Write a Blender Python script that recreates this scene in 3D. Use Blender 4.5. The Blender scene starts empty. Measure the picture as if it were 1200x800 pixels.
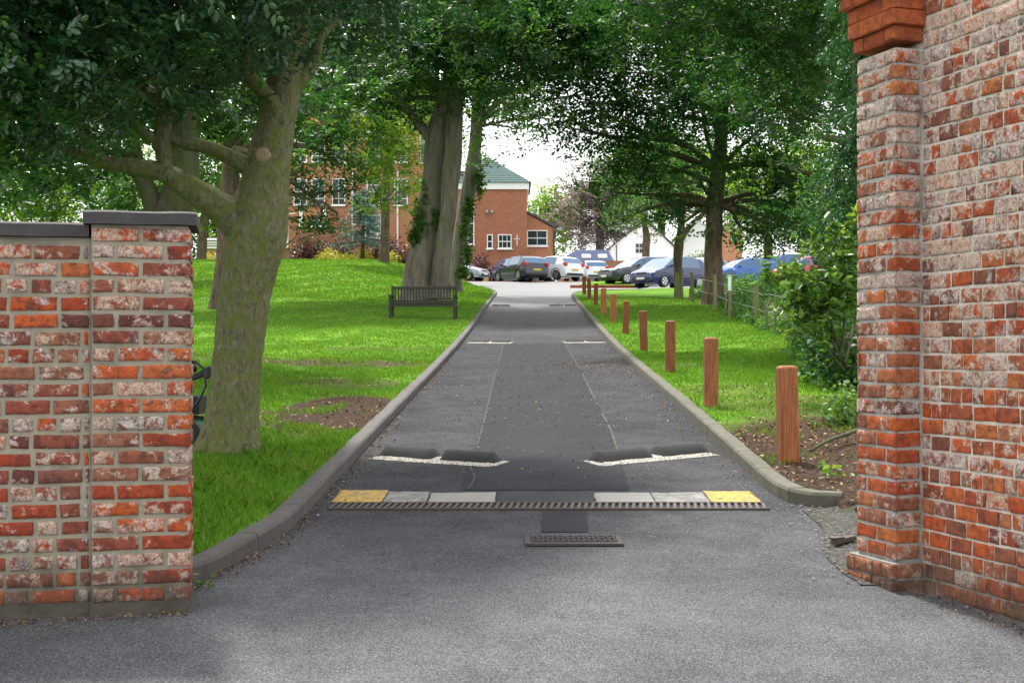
import bpy, math, random
import numpy as np
from mathutils import Vector, Matrix, noise as mn

random.seed(7); RNG = np.random.default_rng(7)
SC = bpy.context.scene
COL = SC.collection
R = math.radians
F = 1500.0      # focal length in px of a 1200 px wide frame
HY = 410.0      # row of the true horizon

# ------------------------------------------------------------------ camera, sky, sun, exposure
cd = bpy.data.cameras.new('camera'); cam = bpy.data.objects.new('camera', cd); COL.objects.link(cam)
cam.location = (0, 0, 0); cam.rotation_euler = (R(90), 0, 0)
cd.sensor_width = 36; cd.lens = 45; cd.shift_y = 10 / 1200; cd.clip_start = .05; cd.clip_end = 3000
SC.camera = cam
SUN_EL, SUN_AZ = 62, -20        # azimuth clockwise from +Y: the sun stands high ahead, a little to the left
w = bpy.data.worlds.new('World'); SC.world = w; w.use_nodes = True
nt = w.node_tree; nt.nodes.clear()
sky = nt.nodes.new('ShaderNodeTexSky'); sky.sky_type = 'NISHITA'; sky.sun_disc = False
sky.sun_elevation = R(SUN_EL); sky.sun_rotation = R(SUN_AZ % 360); sky.air_density = 1.0; sky.dust_density = 3.0
bw = nt.nodes.new('ShaderNodeRGBToBW')
tint = nt.nodes.new('ShaderNodeMix'); tint.data_type = 'RGBA'; tint.inputs[0].default_value = .85
cl = nt.nodes.new('ShaderNodeCombineColor')
gn = nt.nodes.new('ShaderNodeMath'); gn.operation = 'MULTIPLY_ADD'; gn.inputs[1].default_value = .35; gn.inputs[2].default_value = 8.5
bg = nt.nodes.new('ShaderNodeBackground'); bg.inputs[1].default_value = .105
wo = nt.nodes.new('ShaderNodeOutputWorld')
L = nt.links
L.new(sky.outputs[0], bw.inputs[0]); L.new(bw.outputs[0], gn.inputs[0])
for i in range(3): L.new(gn.outputs[0], cl.inputs[i])
L.new(sky.outputs[0], tint.inputs[6]); L.new(cl.outputs[0], tint.inputs[7])
L.new(tint.outputs[2], bg.inputs[0]); L.new(bg.outputs[0], wo.inputs[0])
sd = bpy.data.lights.new('sun', 'SUN'); sd.energy = 3.3; sd.angle = R(5); sd.color = (1, .96, .89)
so = bpy.data.objects.new('sun', sd); COL.objects.link(so)
az = R(SUN_AZ); el = R(SUN_EL)
sdir = Vector((math.sin(az) * math.cos(el), math.cos(az) * math.cos(el), math.sin(el)))
so.rotation_euler = sdir.to_track_quat('Z', 'Y').to_euler()
SC.view_settings.view_transform = 'Standard'; SC.view_settings.look = 'None'
SC.view_settings.exposure = 1.14; SC.view_settings.gamma = 1; SC.view_settings.use_curve_mapping = False
SC.render.engine = 'CYCLES'
SC.cycles.use_denoising = True
SC.cycles.max_bounces = 7; SC.cycles.diffuse_bounces = 4; SC.cycles.transparent_max_bounces = 8
SC.cycles.use_adaptive_sampling = True; SC.cycles.adaptive_threshold = .02

# ------------------------------------------------------------------ ground shape
_zd = [-400, -20, 0, 5.95, 8.72, 10.8, 15.1, 20.2, 25.6, 31.25, 35.6, 39.6, 46.3, 52.1, 55, 60, 67.5, 75, 90, 120, 200, 600, 2600]
_zz = [-3.0, -2.4, -1.6, -1.23, -1.058, -.935, -.664, -.35, -.017, .396, .76, 1.10, 1.62, 2.10, 2.36, 2.78, 3.30, 4.02, 4.75, 5.4, 6, 7, 8]
_td = np.arange(-400, 2600, .25); _tz = np.interp(_td, _zd, _zz)
_k = np.ones(17) / 17; _tz[20:-20] = np.convolve(_tz, _k, 'same')[20:-20]
def zr(D): return np.interp(D, _td, _tz)
def ss(a, b, x):
    t = np.clip((np.asarray(x, float) - a) / (b - a), 0, 1); return t * t * (3 - 2 * t)
def XL(D): return np.interp(D, [6.0, 6.2, 6.55, 7.0, 7.8, 8.6, 9.3, 57, 62, 70, 76, 80, 92], [-2.3, -1.86, -1.62, -1.50, -1.38, -1.35, -1.345, -.68, -1.15, -2.2, -3.2, -5.2, -7])
def XR(D): return np.interp(D, [6.2, 6.73, 8.35, 8.75, 9.0, 9.6, 52, 55, 57, 58.5, 59.5, 61, 64, 70, 92], [1.93, 1.86, 2.1, 2.12, 1.87, 1.86, 2.45, 2.6, 3.0, 4.2, 7.5, 14, 25, 40, 60])
def Zlawn(X, D):
    X = np.asarray(X, float); D = np.asarray(D, float)
    base = zr(D)
    mound = 1.15 * ss(34, 78, D) * ss(1.5, 9, -X)
    off = .085 + .05 * ss(.3, 3, np.abs(X - np.where(X < 0, XL(D), XR(D))))
    right_low = ss(8.2, 8.9, D)
    offr = np.where(X > 0, off * right_low + (1 - right_low) * (.015 + .10 * ss(1.8, 2.6, X)), off)
    und = .03 * np.sin(X * .9 + D * .35) * ss(.5, 4, np.abs(X)) + .02 * np.sin(X * 2.3 - D * 1.1)*ss(2.5, 4, np.abs(X))
    return base + mound + offr + und
def W(x, y, D):      # world point seen at photo pixel (x, y) at distance D
    return Vector(((x - 600) / F * D, D, (HY - y) / F * D))
def GX(x, D, lift=0): # ground point at column x, distance D
    X = (x - 600) / F * D
    inroad = XL(D) < X < XR(D)
    return Vector((X, D, float(zr(D) if inroad else Zlawn(X, D)) + lift))
def road_D(y):       # distance of the road surface on photo row y
    Ds = np.arange(3, 90, .02); ys = HY - F * zr(Ds) / Ds
    return float(Ds[np.argmin(np.abs(ys - y))])

def lawn_D(x, y):
    Ds = np.arange(7, 90, .02); ys = HY - F * Zlawn((x - 600) / F * Ds, Ds) / Ds
    return float(Ds[np.argmin(np.abs(ys - y))])
# ------------------------------------------------------------------ mesh helpers
def link(o, parent=None):
    COL.objects.link(o)
    if parent is not None: o.parent = parent
    return o
def tag(o, label=None, cat=None, group=None, kind=None):
    if label: o['label'] = label
    if cat: o['category'] = cat
    if group: o['group'] = group
    if kind: o['kind'] = kind
    return o
def empty(name, loc, rz=0, label=None, cat=None, group=None):
    o = bpy.data.objects.new(name, None); o.empty_display_size = .2
    link(o); o.location = loc; o.rotation_euler = (0, 0, rz); return tag(o, label, cat, group)
class MB:
    def __init__(s): s.v = []; s.f = []; s.n = 0; s.a = []
    def add(s, v, f, a=None):
        v = np.asarray(v, float).reshape(-1, 3); s.v.append(v)
        s.f.extend([tuple(int(i) + s.n for i in q) for q in f])
        s.a.append(np.full(len(v), .5) if a is None else (np.full(len(v), a) if np.isscalar(a) else np.asarray(a)))
        s.n += len(v); return s
    def box(s, c, d, rot=0, taper=1, a=None, M=None):
        x, y, z = [k / 2 for k in d]
        v = np.array([(-x, -y, -z), (x, -y, -z), (x, y, -z), (-x, y, -z), (-x * taper, -y * taper, z), (x * taper, -y * taper, z), (x * taper, y * taper, z), (-x * taper, y * taper, z)])
        if rot: cs, sn = math.cos(rot), math.sin(rot); v[:, :2] = v[:, :2] @ np.array([[cs, sn], [-sn, cs]])
        v = v + np.array(c)
        if M is not None: v = np.array([tuple(M @ Vector(p)) for p in v])
        return s.add(v, [(3, 2, 1, 0), (4, 5, 6, 7), (0, 1, 5, 4), (1, 2, 6, 5), (2, 3, 7, 6), (3, 0, 4, 7)], a)
    def quad(s, p, a=None): return s.add(p, [tuple(range(len(p)))], a)
    def beam(s, p, q, wd, th, up=(0, 0, 1), a=None):
        p = Vector(p); q = Vector(q); d = (q - p).normalized(); u = Vector(up)
        sx = d.cross(u).normalized() * wd / 2; sz = sx.cross(d).normalized() * th / 2
        v = [p - sx - sz, p + sx - sz, p + sx + sz, p - sx + sz, q - sx - sz, q + sx - sz, q + sx + sz, q - sx + sz]
        return s.add([tuple(k) for k in v], [(0, 1, 2, 3), (7, 6, 5, 4), (0, 4, 5, 1), (1, 5, 6, 2), (2, 6, 7, 3), (3, 7, 4, 0)], a)
    def tube(s, pts, rad, seg=8, rough=0., a=None, cap=True, fl=None, freq=3.):
        pts = [Vector(p) for p in pts]; n = len(pts); vs = []
        ref = Vector((0, 1, 0)) if abs((pts[-1] - pts[0]).normalized().y) < .9 else Vector((1, 0, 0))
        for i, p in enumerate(pts):
            t = (pts[min(i + 1, n - 1)] - pts[max(i - 1, 0)]).normalized()
            u = t.cross(ref).normalized(); v = t.cross(u)
            for k in range(seg):
                an = 2 * math.pi * k / seg; r = rad[i]; dv = u * math.cos(an) + v * math.sin(an)
                if rough:
                    q = p + dv * r
                    r *= 1 + rough * (mn.noise(Vector((math.cos(an) * 1.5, math.sin(an) * 1.5, q.z * .5)) * 1.3 + Vector((pts[0].x, pts[0].y, 0))) * 1.2 + .45 * mn.noise(q * freq / max(rad[0], .05) * .25) + .18 * mn.noise(q * freq * 2.5 / max(rad[0], .05) * .25))
                if fl: r *= fl(i / (n - 1), an)
                vs.append(tuple(p + dv * r))
        fs = [(i * seg + k, i * seg + (k + 1) % seg, (i + 1) * seg + (k + 1) % seg, (i + 1) * seg + k) for i in range(n - 1) for k in range(seg)]
        if cap: fs += [tuple(range(seg))[::-1], tuple((n - 1) * seg + k for k in range(seg))]
        return s.add(vs, fs, a)
    def build(s, name, mat, parent=None, smooth=False, bevel=0, loc=None):
        if not s.v: return None
        v = np.concatenate(s.v); me = bpy.data.meshes.new(name)
        off = np.array([0., 0, 0])
        if parent is not None:
            Mi = pw(parent).inverted(); M4 = np.array(Mi); v = v @ M4[:3, :3].T + M4[:3, 3]
        elif loc is not None:
            off = np.array(loc, float); v = v - off
        me.from_pydata(v.tolist(), [], s.f)
        at = me.attributes.new('v', 'FLOAT', 'POINT'); at.data.foreach_set('value', np.concatenate(s.a).astype(np.float32))
        me.materials.append(mat)
        if smooth: me.polygons.foreach_set('use_smooth', [True] * len(me.polygons))
        o = bpy.data.objects.new(name, me); link(o, parent)
        if parent is None and loc is not None: o.location = loc
        if bevel:
            b = o.modifiers.new('bevel', 'BEVEL'); b.width = bevel; b.segments = 2; b.limit_method = 'ANGLE'; b.angle_limit = R(35)
        me.update(); return o
def pw(o):
    M = Matrix.LocRotScale(o.location, o.rotation_euler, o.scale)
    return pw(o.parent) @ M if o.parent else M
def smooth_path(pts, n):
    P = np.array([tuple(p) for p in pts], float); m = len(P)
    t = np.linspace(0, m - 1, n); out = []
    for q in t:
        i = min(int(q), m - 2); f = q - i
        p0 = P[max(i - 1, 0)]; p1 = P[i]; p2 = P[i + 1]; p3 = P[min(i + 2, m - 1)]
        out.append(.5 * ((2 * p1) + (-p0 + p2) * f + (2 * p0 - 5 * p1 + 4 * p2 - p3) * f * f + (-p0 + 3 * p1 - 3 * p2 + p3) * f ** 3))
    return np.array(out)
def big_mesh(name, verts, quads, mat, parent=None, attr=None, smooth=False, k=4):
    v = np.asarray(verts, float)
    if parent is not None:
        M4 = np.array(pw(parent).inverted()); v = v @ M4[:3, :3].T + M4[:3, 3]
    me = bpy.data.meshes.new(name); nf = len(quads)
    me.vertices.add(len(v)); me.vertices.foreach_set('co', v.astype(np.float32).ravel())
    me.loops.add(nf * k); me.loops.foreach_set('vertex_index', np.asarray(quads, np.int32).ravel())
    me.polygons.add(nf); me.polygons.foreach_set('loop_start', np.arange(0, nf * k, k, dtype=np.int32))
    if attr is not None:
        at = me.attributes.new('v', 'FLOAT', 'POINT'); at.data.foreach_set('value', np.asarray(attr, np.float32))
    me.materials.append(mat); me.update(calc_edges=True)
    if smooth: me.polygons.foreach_set('use_smooth', np.ones(nf, bool))
    return link(bpy.data.objects.new(name, me), parent)

# ------------------------------------------------------------------ materials
class NT:
    def __init__(s, name):
        s.m = bpy.data.materials.new(name); s.m.use_nodes = True; s.t = s.m.node_tree; s.t.nodes.clear()
        s.out = s.n('OutputMaterial'); s.p = s.n('BsdfPrincipled'); s.l(s.p.outputs[0], s.out.inputs[0])
        s.pos = s.n('NewGeometry').outputs['Position']
    def n(s, k, **kw):
        o = s.t.nodes.new('ShaderNode' + k)
        for a, b in kw.items(): setattr(o, a, b)
        return o
    def l(s, a, b): s.t.links.new(a, b)
    def set(s, sock, v):
        if hasattr(v, 'is_linked') or hasattr(v, 'links'): s.l(v, sock)
        else: sock.default_value = v if not (isinstance(v, tuple) and len(v) == 3) else (*v, 1)
    def noise(s, scale, detail=4, rough=.55, vec=None, dist=0, col=False):
        o = s.n('TexNoise'); o.inputs['Scale'].default_value = scale; o.inputs['Detail'].default_value = detail
        o.inputs['Roughness'].default_value = rough; o.inputs['Distortion'].default_value = dist
        s.l(vec or s.pos, o.inputs['Vector']); return o.outputs[1 if col else 0]
    def vor(s, scale, vec=None, feat='F1', out=0):
        o = s.n('TexVoronoi', feature=feat); o.inputs['Scale'].default_value = scale; s.l(vec or s.pos, o.inputs['Vector']); return o.outputs[out]
    def ramp(s, fac, stops, interp='LINEAR'):
        o = s.n('ValToRGB'); o.color_ramp.interpolation = interp; e = o.color_ramp.elements
        while len(e) < len(stops): e.new(.5)
        for q, (p, c) in zip(e, stops):
            q.position = p; q.color = (c, c, c, 1) if not isinstance(c, tuple) else (*c, 1)
        s.l(fac, o.inputs[0]); return o.outputs[0]
    def mix(s, f, a, b, mode='MIX'):
        o = s.n('Mix', data_type='RGBA', blend_type=mode); s.set(o.inputs[0], f); s.set(o.inputs[6], a); s.set(o.inputs[7], b); return o.outputs[2]
    def math(s, op, a, b=0., c=0.):
        o = s.n('Math', operation=op); s.set(o.inputs[0], a); s.set(o.inputs[1], b); s.set(o.inputs[2], c); return o.outputs[0]
    def attr(s, name='v'): return s.n('Attribute', attribute_name=name).outputs['Fac']
    def xyz(s, vec=None): o = s.n('SeparateXYZ'); s.l(vec or s.pos, o.inputs[0]); return o.outputs
    def scaled(s, v, vec=None):
        o = s.n('VectorMath', operation='MULTIPLY'); s.l(vec or s.pos, o.inputs[0]); o.inputs[1].default_value = v; return o.outputs[0]
    def bump(s, h, strength=.5, dist=.01, prev=None):
        o = s.n('Bump'); o.inputs['Strength'].default_value = strength; o.inputs['Distance'].default_value = dist; s.l(h, o.inputs['Height'])
        if prev is not None: s.l(prev, o.inputs['Normal'])
        s.l(o.outputs[0], s.p.inputs['Normal']); return o.outputs[0]
    def fin(s, col=None, rough=None, spec=None, metal=None):
        if col is not None: s.set(s.p.inputs['Base Color'], col)
        if rough is not None: s.set(s.p.inputs['Roughness'], rough)
        if spec is not None: s.set(s.p.inputs['Specular IOR Level'], spec)
        if metal is not None: s.p.inputs['Metallic'].default_value = metal
        return s.m
def plain(name, col, rough=.6, var=.15, scale=8, metal=0, bump=0, spec=.5):
    m = NT(name); n = m.noise(scale, 5)
    d = tuple(c * (1 - var) for c in col); b = tuple(min(1, c * (1 + var)) for c in col)
    c = m.mix(n, d, b)
    if bump: m.bump(m.noise(scale * 6, 4), .5, bump)
    return m.fin(c, rough, spec, metal)

def mat_brick(name, crust, ramp=None, dark=.55, rise=0):
    m = NT(name); v = m.attr()
    base = m.ramp(v, ramp or [(0, (.50, .085, .022)), (.16, (.60, .13, .038)), (.32, (.34, .055, .028)), (.46, (.30, .09, .06)), (.6, (.34, .15, .09)), (.72, (.14, .05, .04)), (.84, (.26, .10, .075)), (1, (.60, .16, .045))])
    v2 = m.math('FRACT', m.math('MULTIPLY', v, 7.31)); v3 = m.math('FRACT', m.math('MULTIPLY', v, 17.9))
    n1 = m.noise(13, 7, .72, dist=.35); n2 = m.noise(34, 7, .75, dist=.4); n3 = m.noise(110, 5, .7); n4 = m.noise(22, 6, .7)
    c = m.mix(m.math('MULTIPLY', m.ramp(n4, [(.44, 0), (.6, 1)]), .55), base, m.mix(v3, (.09, .03, .022), (.26, .09, .05)))
    k = m.ramp(m.math('ADD', m.math('ADD', n1, m.math('MULTIPLY', m.math('MINIMUM', m.math('SUBTRACT', m.xyz()[2], .2), .9), rise)), m.math('MULTIPLY', v2, .24)), [(crust, 0), (crust + .05, 1)])
    k = m.math('MULTIPLY', k, m.ramp(n2, [(.38, .1), (.5, 1)]))
    pale = m.mix(v3, (.72, .55, .42), (.76, .71, .65))
    pale = m.mix(m.ramp(n3, [(.42, 0), (.58, 1)]), m.mix(.6, pale, (.20, .13, .10)), pale)
    c = m.mix(m.math('MULTIPLY', k, .9), c, pale)
    dk = m.ramp(m.math('ADD', m.noise(19, 6, .75, dist=.5), m.math('MULTIPLY', v3, .10)), [(.56, 0), (.66, 1)])
    c = m.mix(m.math('MULTIPLY', dk, dark), c, (.05, .035, .035))
    zz = m.xyz()[2]; st = m.ramp(m.math('ADD', m.math('MULTIPLY', m.math('ADD', zz, 1.25), 2.6), m.math('MULTIPLY', m.math('SUBTRACT', m.noise(7, 5, .7), .5), 1.1)), [(.12, .75), (.75, 0)])
    c = m.mix(st, c, m.mix(m.noise(30, 4), (.05, .045, .035), (.10, .085, .065)))
    pits = m.ramp(m.noise(150, 3, .6), [(.60, 0), (.70, 1)])
    c = m.mix(m.math('MULTIPLY', pits, .5), c, (.05, .03, .025))
    h = m.math('ADD', m.math('MULTIPLY', n2, 1.1), m.math('MULTIPLY', n3, .6)); m.bump(h, 1.0, .010)
    return m.fin(c, .9, .2)
def mat_mortar(name, col):
    m = NT(name); n = m.noise(12, 5, .6); g = m.noise(260, 3, .7)
    c = m.mix(n, tuple(k * .72 for k in col), tuple(min(1, k * 1.15) for k in col))
    c = m.mix(m.math('MULTIPLY', m.ramp(m.noise(5, 4), [(.5, 0), (.68, 1)]), .6), c, (.17, .17, .11))
    c = m.mix(m.math('MULTIPLY', m.ramp(g, [(.5, 0), (.75, 1)]), .5), c, (.10, .09, .08))
    st = m.ramp(m.math('ADD', m.math('MULTIPLY', m.math('ADD', m.xyz()[2], 1.25), 2.6), m.math('MULTIPLY', m.math('SUBTRACT', m.noise(7, 5, .7), .5), 1.1)), [(.15, .85), (.8, 0)]); c = m.mix(st, c, (.07, .062, .05))
    m.bump(m.math('ADD', m.math('MULTIPLY', g, .5), m.noise(50, 4)), .9, .006)
    return m.fin(c, .95, .15)
def mat_bark(name, a, b, moss=(.13, .15, .035), mossk=.5, vs=(1, 1, .25), sc=14, bump=.03, ridge=False):
    m = NT(name); vec = m.scaled(vs)
    n = m.noise(sc, 7, .65, vec=vec, dist=.6); n2 = m.noise(sc * .35, 4)
    c = m.mix(m.ramp(n, [(.3, 0), (.7, 1)]), a, b)
    c = m.mix(m.math('MULTIPLY', m.ramp(n2, [(mossk - .1, 0), (mossk + .15, 1)]), .8), c, moss)
    sp = m.ramp(m.noise(sc * 3.5, 3, .5), [(.6, 0), (.72, 1)])
    c = m.mix(m.math('MULTIPLY', sp, .5), c, (.03, .03, .022))
    h = m.math('ADD', n, m.math('MULTIPLY', m.noise(sc * 4, 4, .6, vec=vec), .5))
    m.bump(h, .9, bump); return m.fin(c, .9, .2)
def mat_leaf(name, stops, trans=.35, rough=.45, spec=.4):
    m = NT(name); c = m.ramp(m.attr(), stops); m.fin(c, rough, spec)
    tr = m.n('BsdfTranslucent'); mx = m.n('MixShader'); mx.inputs[0].default_value = trans
    bright = m.mix(.6, c, m.mix(1, c, (1.9, 1.75, .7), 'MULTIPLY'))
    m.l(bright, tr.inputs[0]); m.l(m.p.outputs[0], mx.inputs[1]); m.l(tr.outputs[0], mx.inputs[2]); m.l(mx.outputs[0], m.out.inputs[0])
    return m.m

M = {}
M['brick_left'] = mat_brick('brick_red_weathered', .61, dark=.6)
M['brick_right'] = mat_brick('brick_pale_weathered', .60, [(0, (.52, .10, .03)), (.2, (.60, .15, .045)), (.36, (.38, .075, .035)), (.5, (.42, .13, .06)), (.64, (.50, .19, .09)), (.76, (.17, .06, .045)), (.88, (.34, .13, .08)), (1, (.60, .18, .05))], dark=.55, rise=.075)
M['brick_orange'] = mat_brick('brick_orange', .86, [(0, (.38, .085, .028)), (.5, (.50, .135, .045)), (1, (.34, .075, .028))], .35)
M['mortar_l'] = mat_mortar('mortar_buff', (.36, .33, .255))
M['mortar_r'] = mat_mortar('mortar_pale', (.68, .63, .55))
M['mortar_p'] = mat_mortar('mortar_grey', (.48, .47, .44))
M['render_base'] = plain('stained_render', (.075, .065, .052), .95, .5, 9, bump=.012)
M['coping'] = plain('coping_slate', (.045, .04, .042), .75, .45, 14, bump=.006)
M['kerb'] = plain('kerb_concrete', (.075, .068, .062), .85, .5, 7, bump=.006)
M['kerb_moss'] = plain('kerb_mossy', (.088, .086, .062), .9, .5, 6, bump=.006)

def mat_asphalt():
    m = NT('asphalt'); x, y, z = m.xyz()
    big = m.noise(.55, 5, .6); med = m.noise(3, 5, .6); sp = m.noise(240, 2, .6); sp2 = m.vor(170, out=1)
    spv = m.n('RGBToBW'); m.l(sp2, spv.inputs[0])
    base = m.mix(m.ramp(big, [(.35, 0), (.65, 1)]), (.055, .0565, .062), (.094, .096, .102))
    near = m.ramp(m.math('DIVIDE', y, 20), [(.28, 1), (.44, .22), (.66, 0)])     # paler on the forecourt, fading to darker up the drive
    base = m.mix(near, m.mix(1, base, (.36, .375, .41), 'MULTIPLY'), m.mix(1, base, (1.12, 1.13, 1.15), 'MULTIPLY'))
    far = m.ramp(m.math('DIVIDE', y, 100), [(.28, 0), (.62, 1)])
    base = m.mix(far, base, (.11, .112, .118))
    c = m.mix(m.math('MULTIPLY', m.ramp(med, [(.4, 0), (.62, 1)]), .3), base, m.mix(1, base, (.55, .55, .56), 'MULTIPLY'))
    st1 = m.ramp(m.noise(1.1, 6, .7, vec=m.scaled((1.6, .55, 1)), dist=1.0), [(.50, 0), (.66, 1)])
    c = m.mix(m.math('MULTIPLY', st1, .20), c, m.mix(1, c, (.45, .45, .46), 'MULTIPLY'))
    st2 = m.ramp(m.noise(5, 3, .5), [(.70, 0), (.76, 1)]); c = m.mix(m.math('MULTIPLY', st2, .5), c, (.022, .022, .024))
    c = m.mix(m.ramp(spv.outputs[0], [(.25, .0), (.9, .8)]), m.mix(1, c, (.6, .6, .6), 'MULTIPLY'), m.mix(1, c, (2.2, 2.15, 2.1), 'MULTIPLY'))
    c = m.mix(m.math('MULTIPLY', m.ramp(m.noise(120, 2, .5), [(.62, 0), (.68, 1)]), .45), c, (.36, .35, .34))
    c = m.mix(m.math('MULTIPLY', m.ramp(m.noise(95, 2, .5), [(.30, 1), (.38, 0)]), .5), c, (.02, .02, .022))
    h = m.math('ADD', spv.outputs[0], m.math('MULTIPLY', sp, .6)); m.bump(h, .55, .004)
    r = m.mix(m.ramp(med, [(.35, 0), (.65, 1)]), (.78, .78, .78), (.95, .95, .95)); r = m.mix(m.ramp(m.math('DIVIDE', y, 100), [(.28, 0), (.5, 1)]), r, (.58, .58, .58))
    sp_ = m.ramp(m.math('DIVIDE', y, 100), [(.27, .12), (.52, .40)])
    return m.fin(c, r, sp_)
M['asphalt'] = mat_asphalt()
def mat_patch(name, a, b, rough=.6):
    m = NT(name); spv = m.n('RGBToBW'); m.l(m.vor(180, out=1), spv.inputs[0])
    c = m.mix(m.noise(2.2, 6, .65), a, b)
    c = m.mix(m.ramp(spv.outputs[0], [(.2, 0), (.95, .5)]), m.mix(1, c, (.7, .7, .7), 'MULTIPLY'), m.mix(1, c, (2, 2, 2), 'MULTIPLY'))
    m.bump(spv.outputs[0], .5, .004); return m.fin(c, .88, .12)
M['patch_dark'] = mat_patch('asphalt_dark', (.016, .0175, .021), (.038, .040, .045))
M['patch_mid'] = mat_patch('asphalt_mid', (.035, .037, .042), (.06, .062, .067), .6)
M['rubber'] = plain('hump_bitumen', (.010, .0104, .0115), .9, .4, 20, bump=.004)
M['hump_paint'] = NT('worn_white_paint')
_m = M['hump_paint']; _k = _m.ramp(_m.noise(55, 5, .7), [(.42, 0), (.55, 1)])
M['hump_paint'] = _m.fin(_m.mix(_k, (.06, .057, .053), (.40, .375, .33)), .85, .2)
def mat_worn(name, paint, under, sc=18, lo=.42, hi=.56):
    m = NT(name); k = m.ramp(m.noise(sc, 6, .7, dist=.6), [(lo, 0), (hi, 1)])
    c = m.mix(k, paint, under); c = m.mix(m.math('MULTIPLY', m.noise(160, 3), .5), c, m.mix(1, c, (.5, .5, .5), 'MULTIPLY'))
    m.bump(m.noise(90, 4), .5, .004); return m.fin(c, .85, .2)
M['yellow_block'] = mat_worn('worn_yellow_paint', (.50, .32, .07), (.20, .17, .12), 22, .46, .60)
M['grey_block'] = mat_worn('grey_concrete_block', (.26, .26, .25), (.17, .165, .155), 10)
M['greyyellow'] = mat_worn('grey_block_yellow_traces', (.27, .265, .25), (.42, .30, .09), 7, .60, .66)
M['iron'] = plain('rusty_iron', (.075, .058, .05), .65, .45, 40, metal=.3, bump=.003)
M['hole_shade'] = plain('void_shade', (.012, .011, .01), .95, .2, 10)
M['cover'] = mat_worn('rusty_cover', (.10, .085, .08), (.065, .058, .058), 60)
M['seam'] = mat_worn('seam_grit', (.11, .108, .10), (.04, .04, .04), 25, .45, .55)
M['wood'] = None
m = NT('bollard_timber'); vec = m.scaled((1, 1, .07)); g = m.noise(60, 6, .65, vec=vec, dist=.5)
c = m.mix(m.attr(), (.20, .062, .022), (.42, .155, .048)); c = m.mix(m.ramp(g, [(.38, 0), (.62, 1)]), m.mix(1, c, (.5, .45, .42), 'MULTIPLY'), c)
m.bump(g, .6, .006); M['wood'] = m.fin(c, .62, .35)
m = NT('old_post_timber'); g = m.noise(50, 6, .65, vec=m.scaled((1, 1, .1)))
c = m.mix(m.ramp(g, [(.35, 0), (.65, 1)]), (.11, .095, .06), (.24, .22, .15)); c = m.mix(m.math('MULTIPLY', m.ramp(m.noise(7, 4), [(.4, 0), (.6, 1)]), m.attr()), c, (.17, .2, .05))
m.bump(g, .8, .01); M['post'] = m.fin(c, .9, .2)
M['bench'] = plain('bench_timber_dark', (.035, .036, .024), .8, .4, 20, bump=.004)
M['metal'] = plain('grey_metal', (.3, .31, .32), .4, .1, 10, metal=.6)

def mat_ground():
    m = NT('lawn_ground'); x, y, z = m.xyz()
    a = m.noise(.35, 5, .6); b = m.noise(2.6, 6, .65); d = m.noise(30, 5, .7)
    c = m.mix(m.ramp(a, [(.35, 0), (.65, 1)]), (.075, .20, .012), (.16, .32, .020))
    c = m.mix(m.math('MULTIPLY', m.ramp(b, [(.35, 1), (.6, 0)]), .45), c, (.052, .10, .014))
    c = m.mix(m.math('MULTIPLY', m.ramp(d, [(.42, 1), (.62, 0)]), .5), c, m.mix(1, c, (.45, .5, .4), 'MULTIPLY'))
    soil = m.mix(m.ramp(m.noise(26, 5, .7), [(.35, 0), (.65, 1)]), (.016, .011, .008), (.075, .048, .032))
    def blob(cx, cy, rx, ry, soft=.45):
        dx = m.math('DIVIDE', m.math('SUBTRACT', x, cx), rx); dy = m.math('DIVIDE', m.math('SUBTRACT', y, cy), ry)
        r = m.math('ADD', m.math('MULTIPLY', dx, dx), m.math('MULTIPLY', dy, dy))
        r = m.math('ADD', r, m.math('MULTIPLY', m.math('ADD', m.math('MULTIPLY', m.math('SUBTRACT', b, .5), 4.5), m.math('MULTIPLY', m.math('SUBTRACT', d, .5), 2.2))))
        return m.ramp(r, [(.62, 1), (.98, 0)])
    k = blob(3.3, 9.6, 2.3, 4.1)
    for q in SOIL: 
        k = m.math('MAXIMUM', k, m.math('MULTIPLY', blob(*q[:4]), q[4]))
    c = m.mix(k, c, soil)
    m.bump(m.math('ADD', m.math('MULTIPLY', d, .6), b), .7, .05)
    return m.fin(c, .95, .1)
# cx, cy, rx, ry, strength of the bare patches
SOIL = [(-1.85, 13.6, .75, 2.3, 1), (-2.9, 12.9, .9, 1.0, .8), (-3.0, 20.8, 1.9, 1.0, .85), (-2.3, 17.2, .9, 1.0, .7), (2.75, 16.0, .8, 1.0, .4), (3.6, 14.2, 1.6, 1.2, .5), (-4.8, 21.5, 1.4, .8, .6), (-2.5, 24.5, 1.2, .7, .5), (2.6, 20.5, .7, .6, .5)]
def soilness(X, D):
    k = np.zeros_like(X)
    for q in [(3.3, 9.6, 2.3, 4.1, 1)] + SOIL:
        r = ((X - q[0]) / q[2]) ** 2 + ((D - q[1]) / q[3]) ** 2
        k = np.maximum(k, (1 - ss(.5, 1.15, r)) * q[4])
    return k
M['ground'] = mat_ground()

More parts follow.
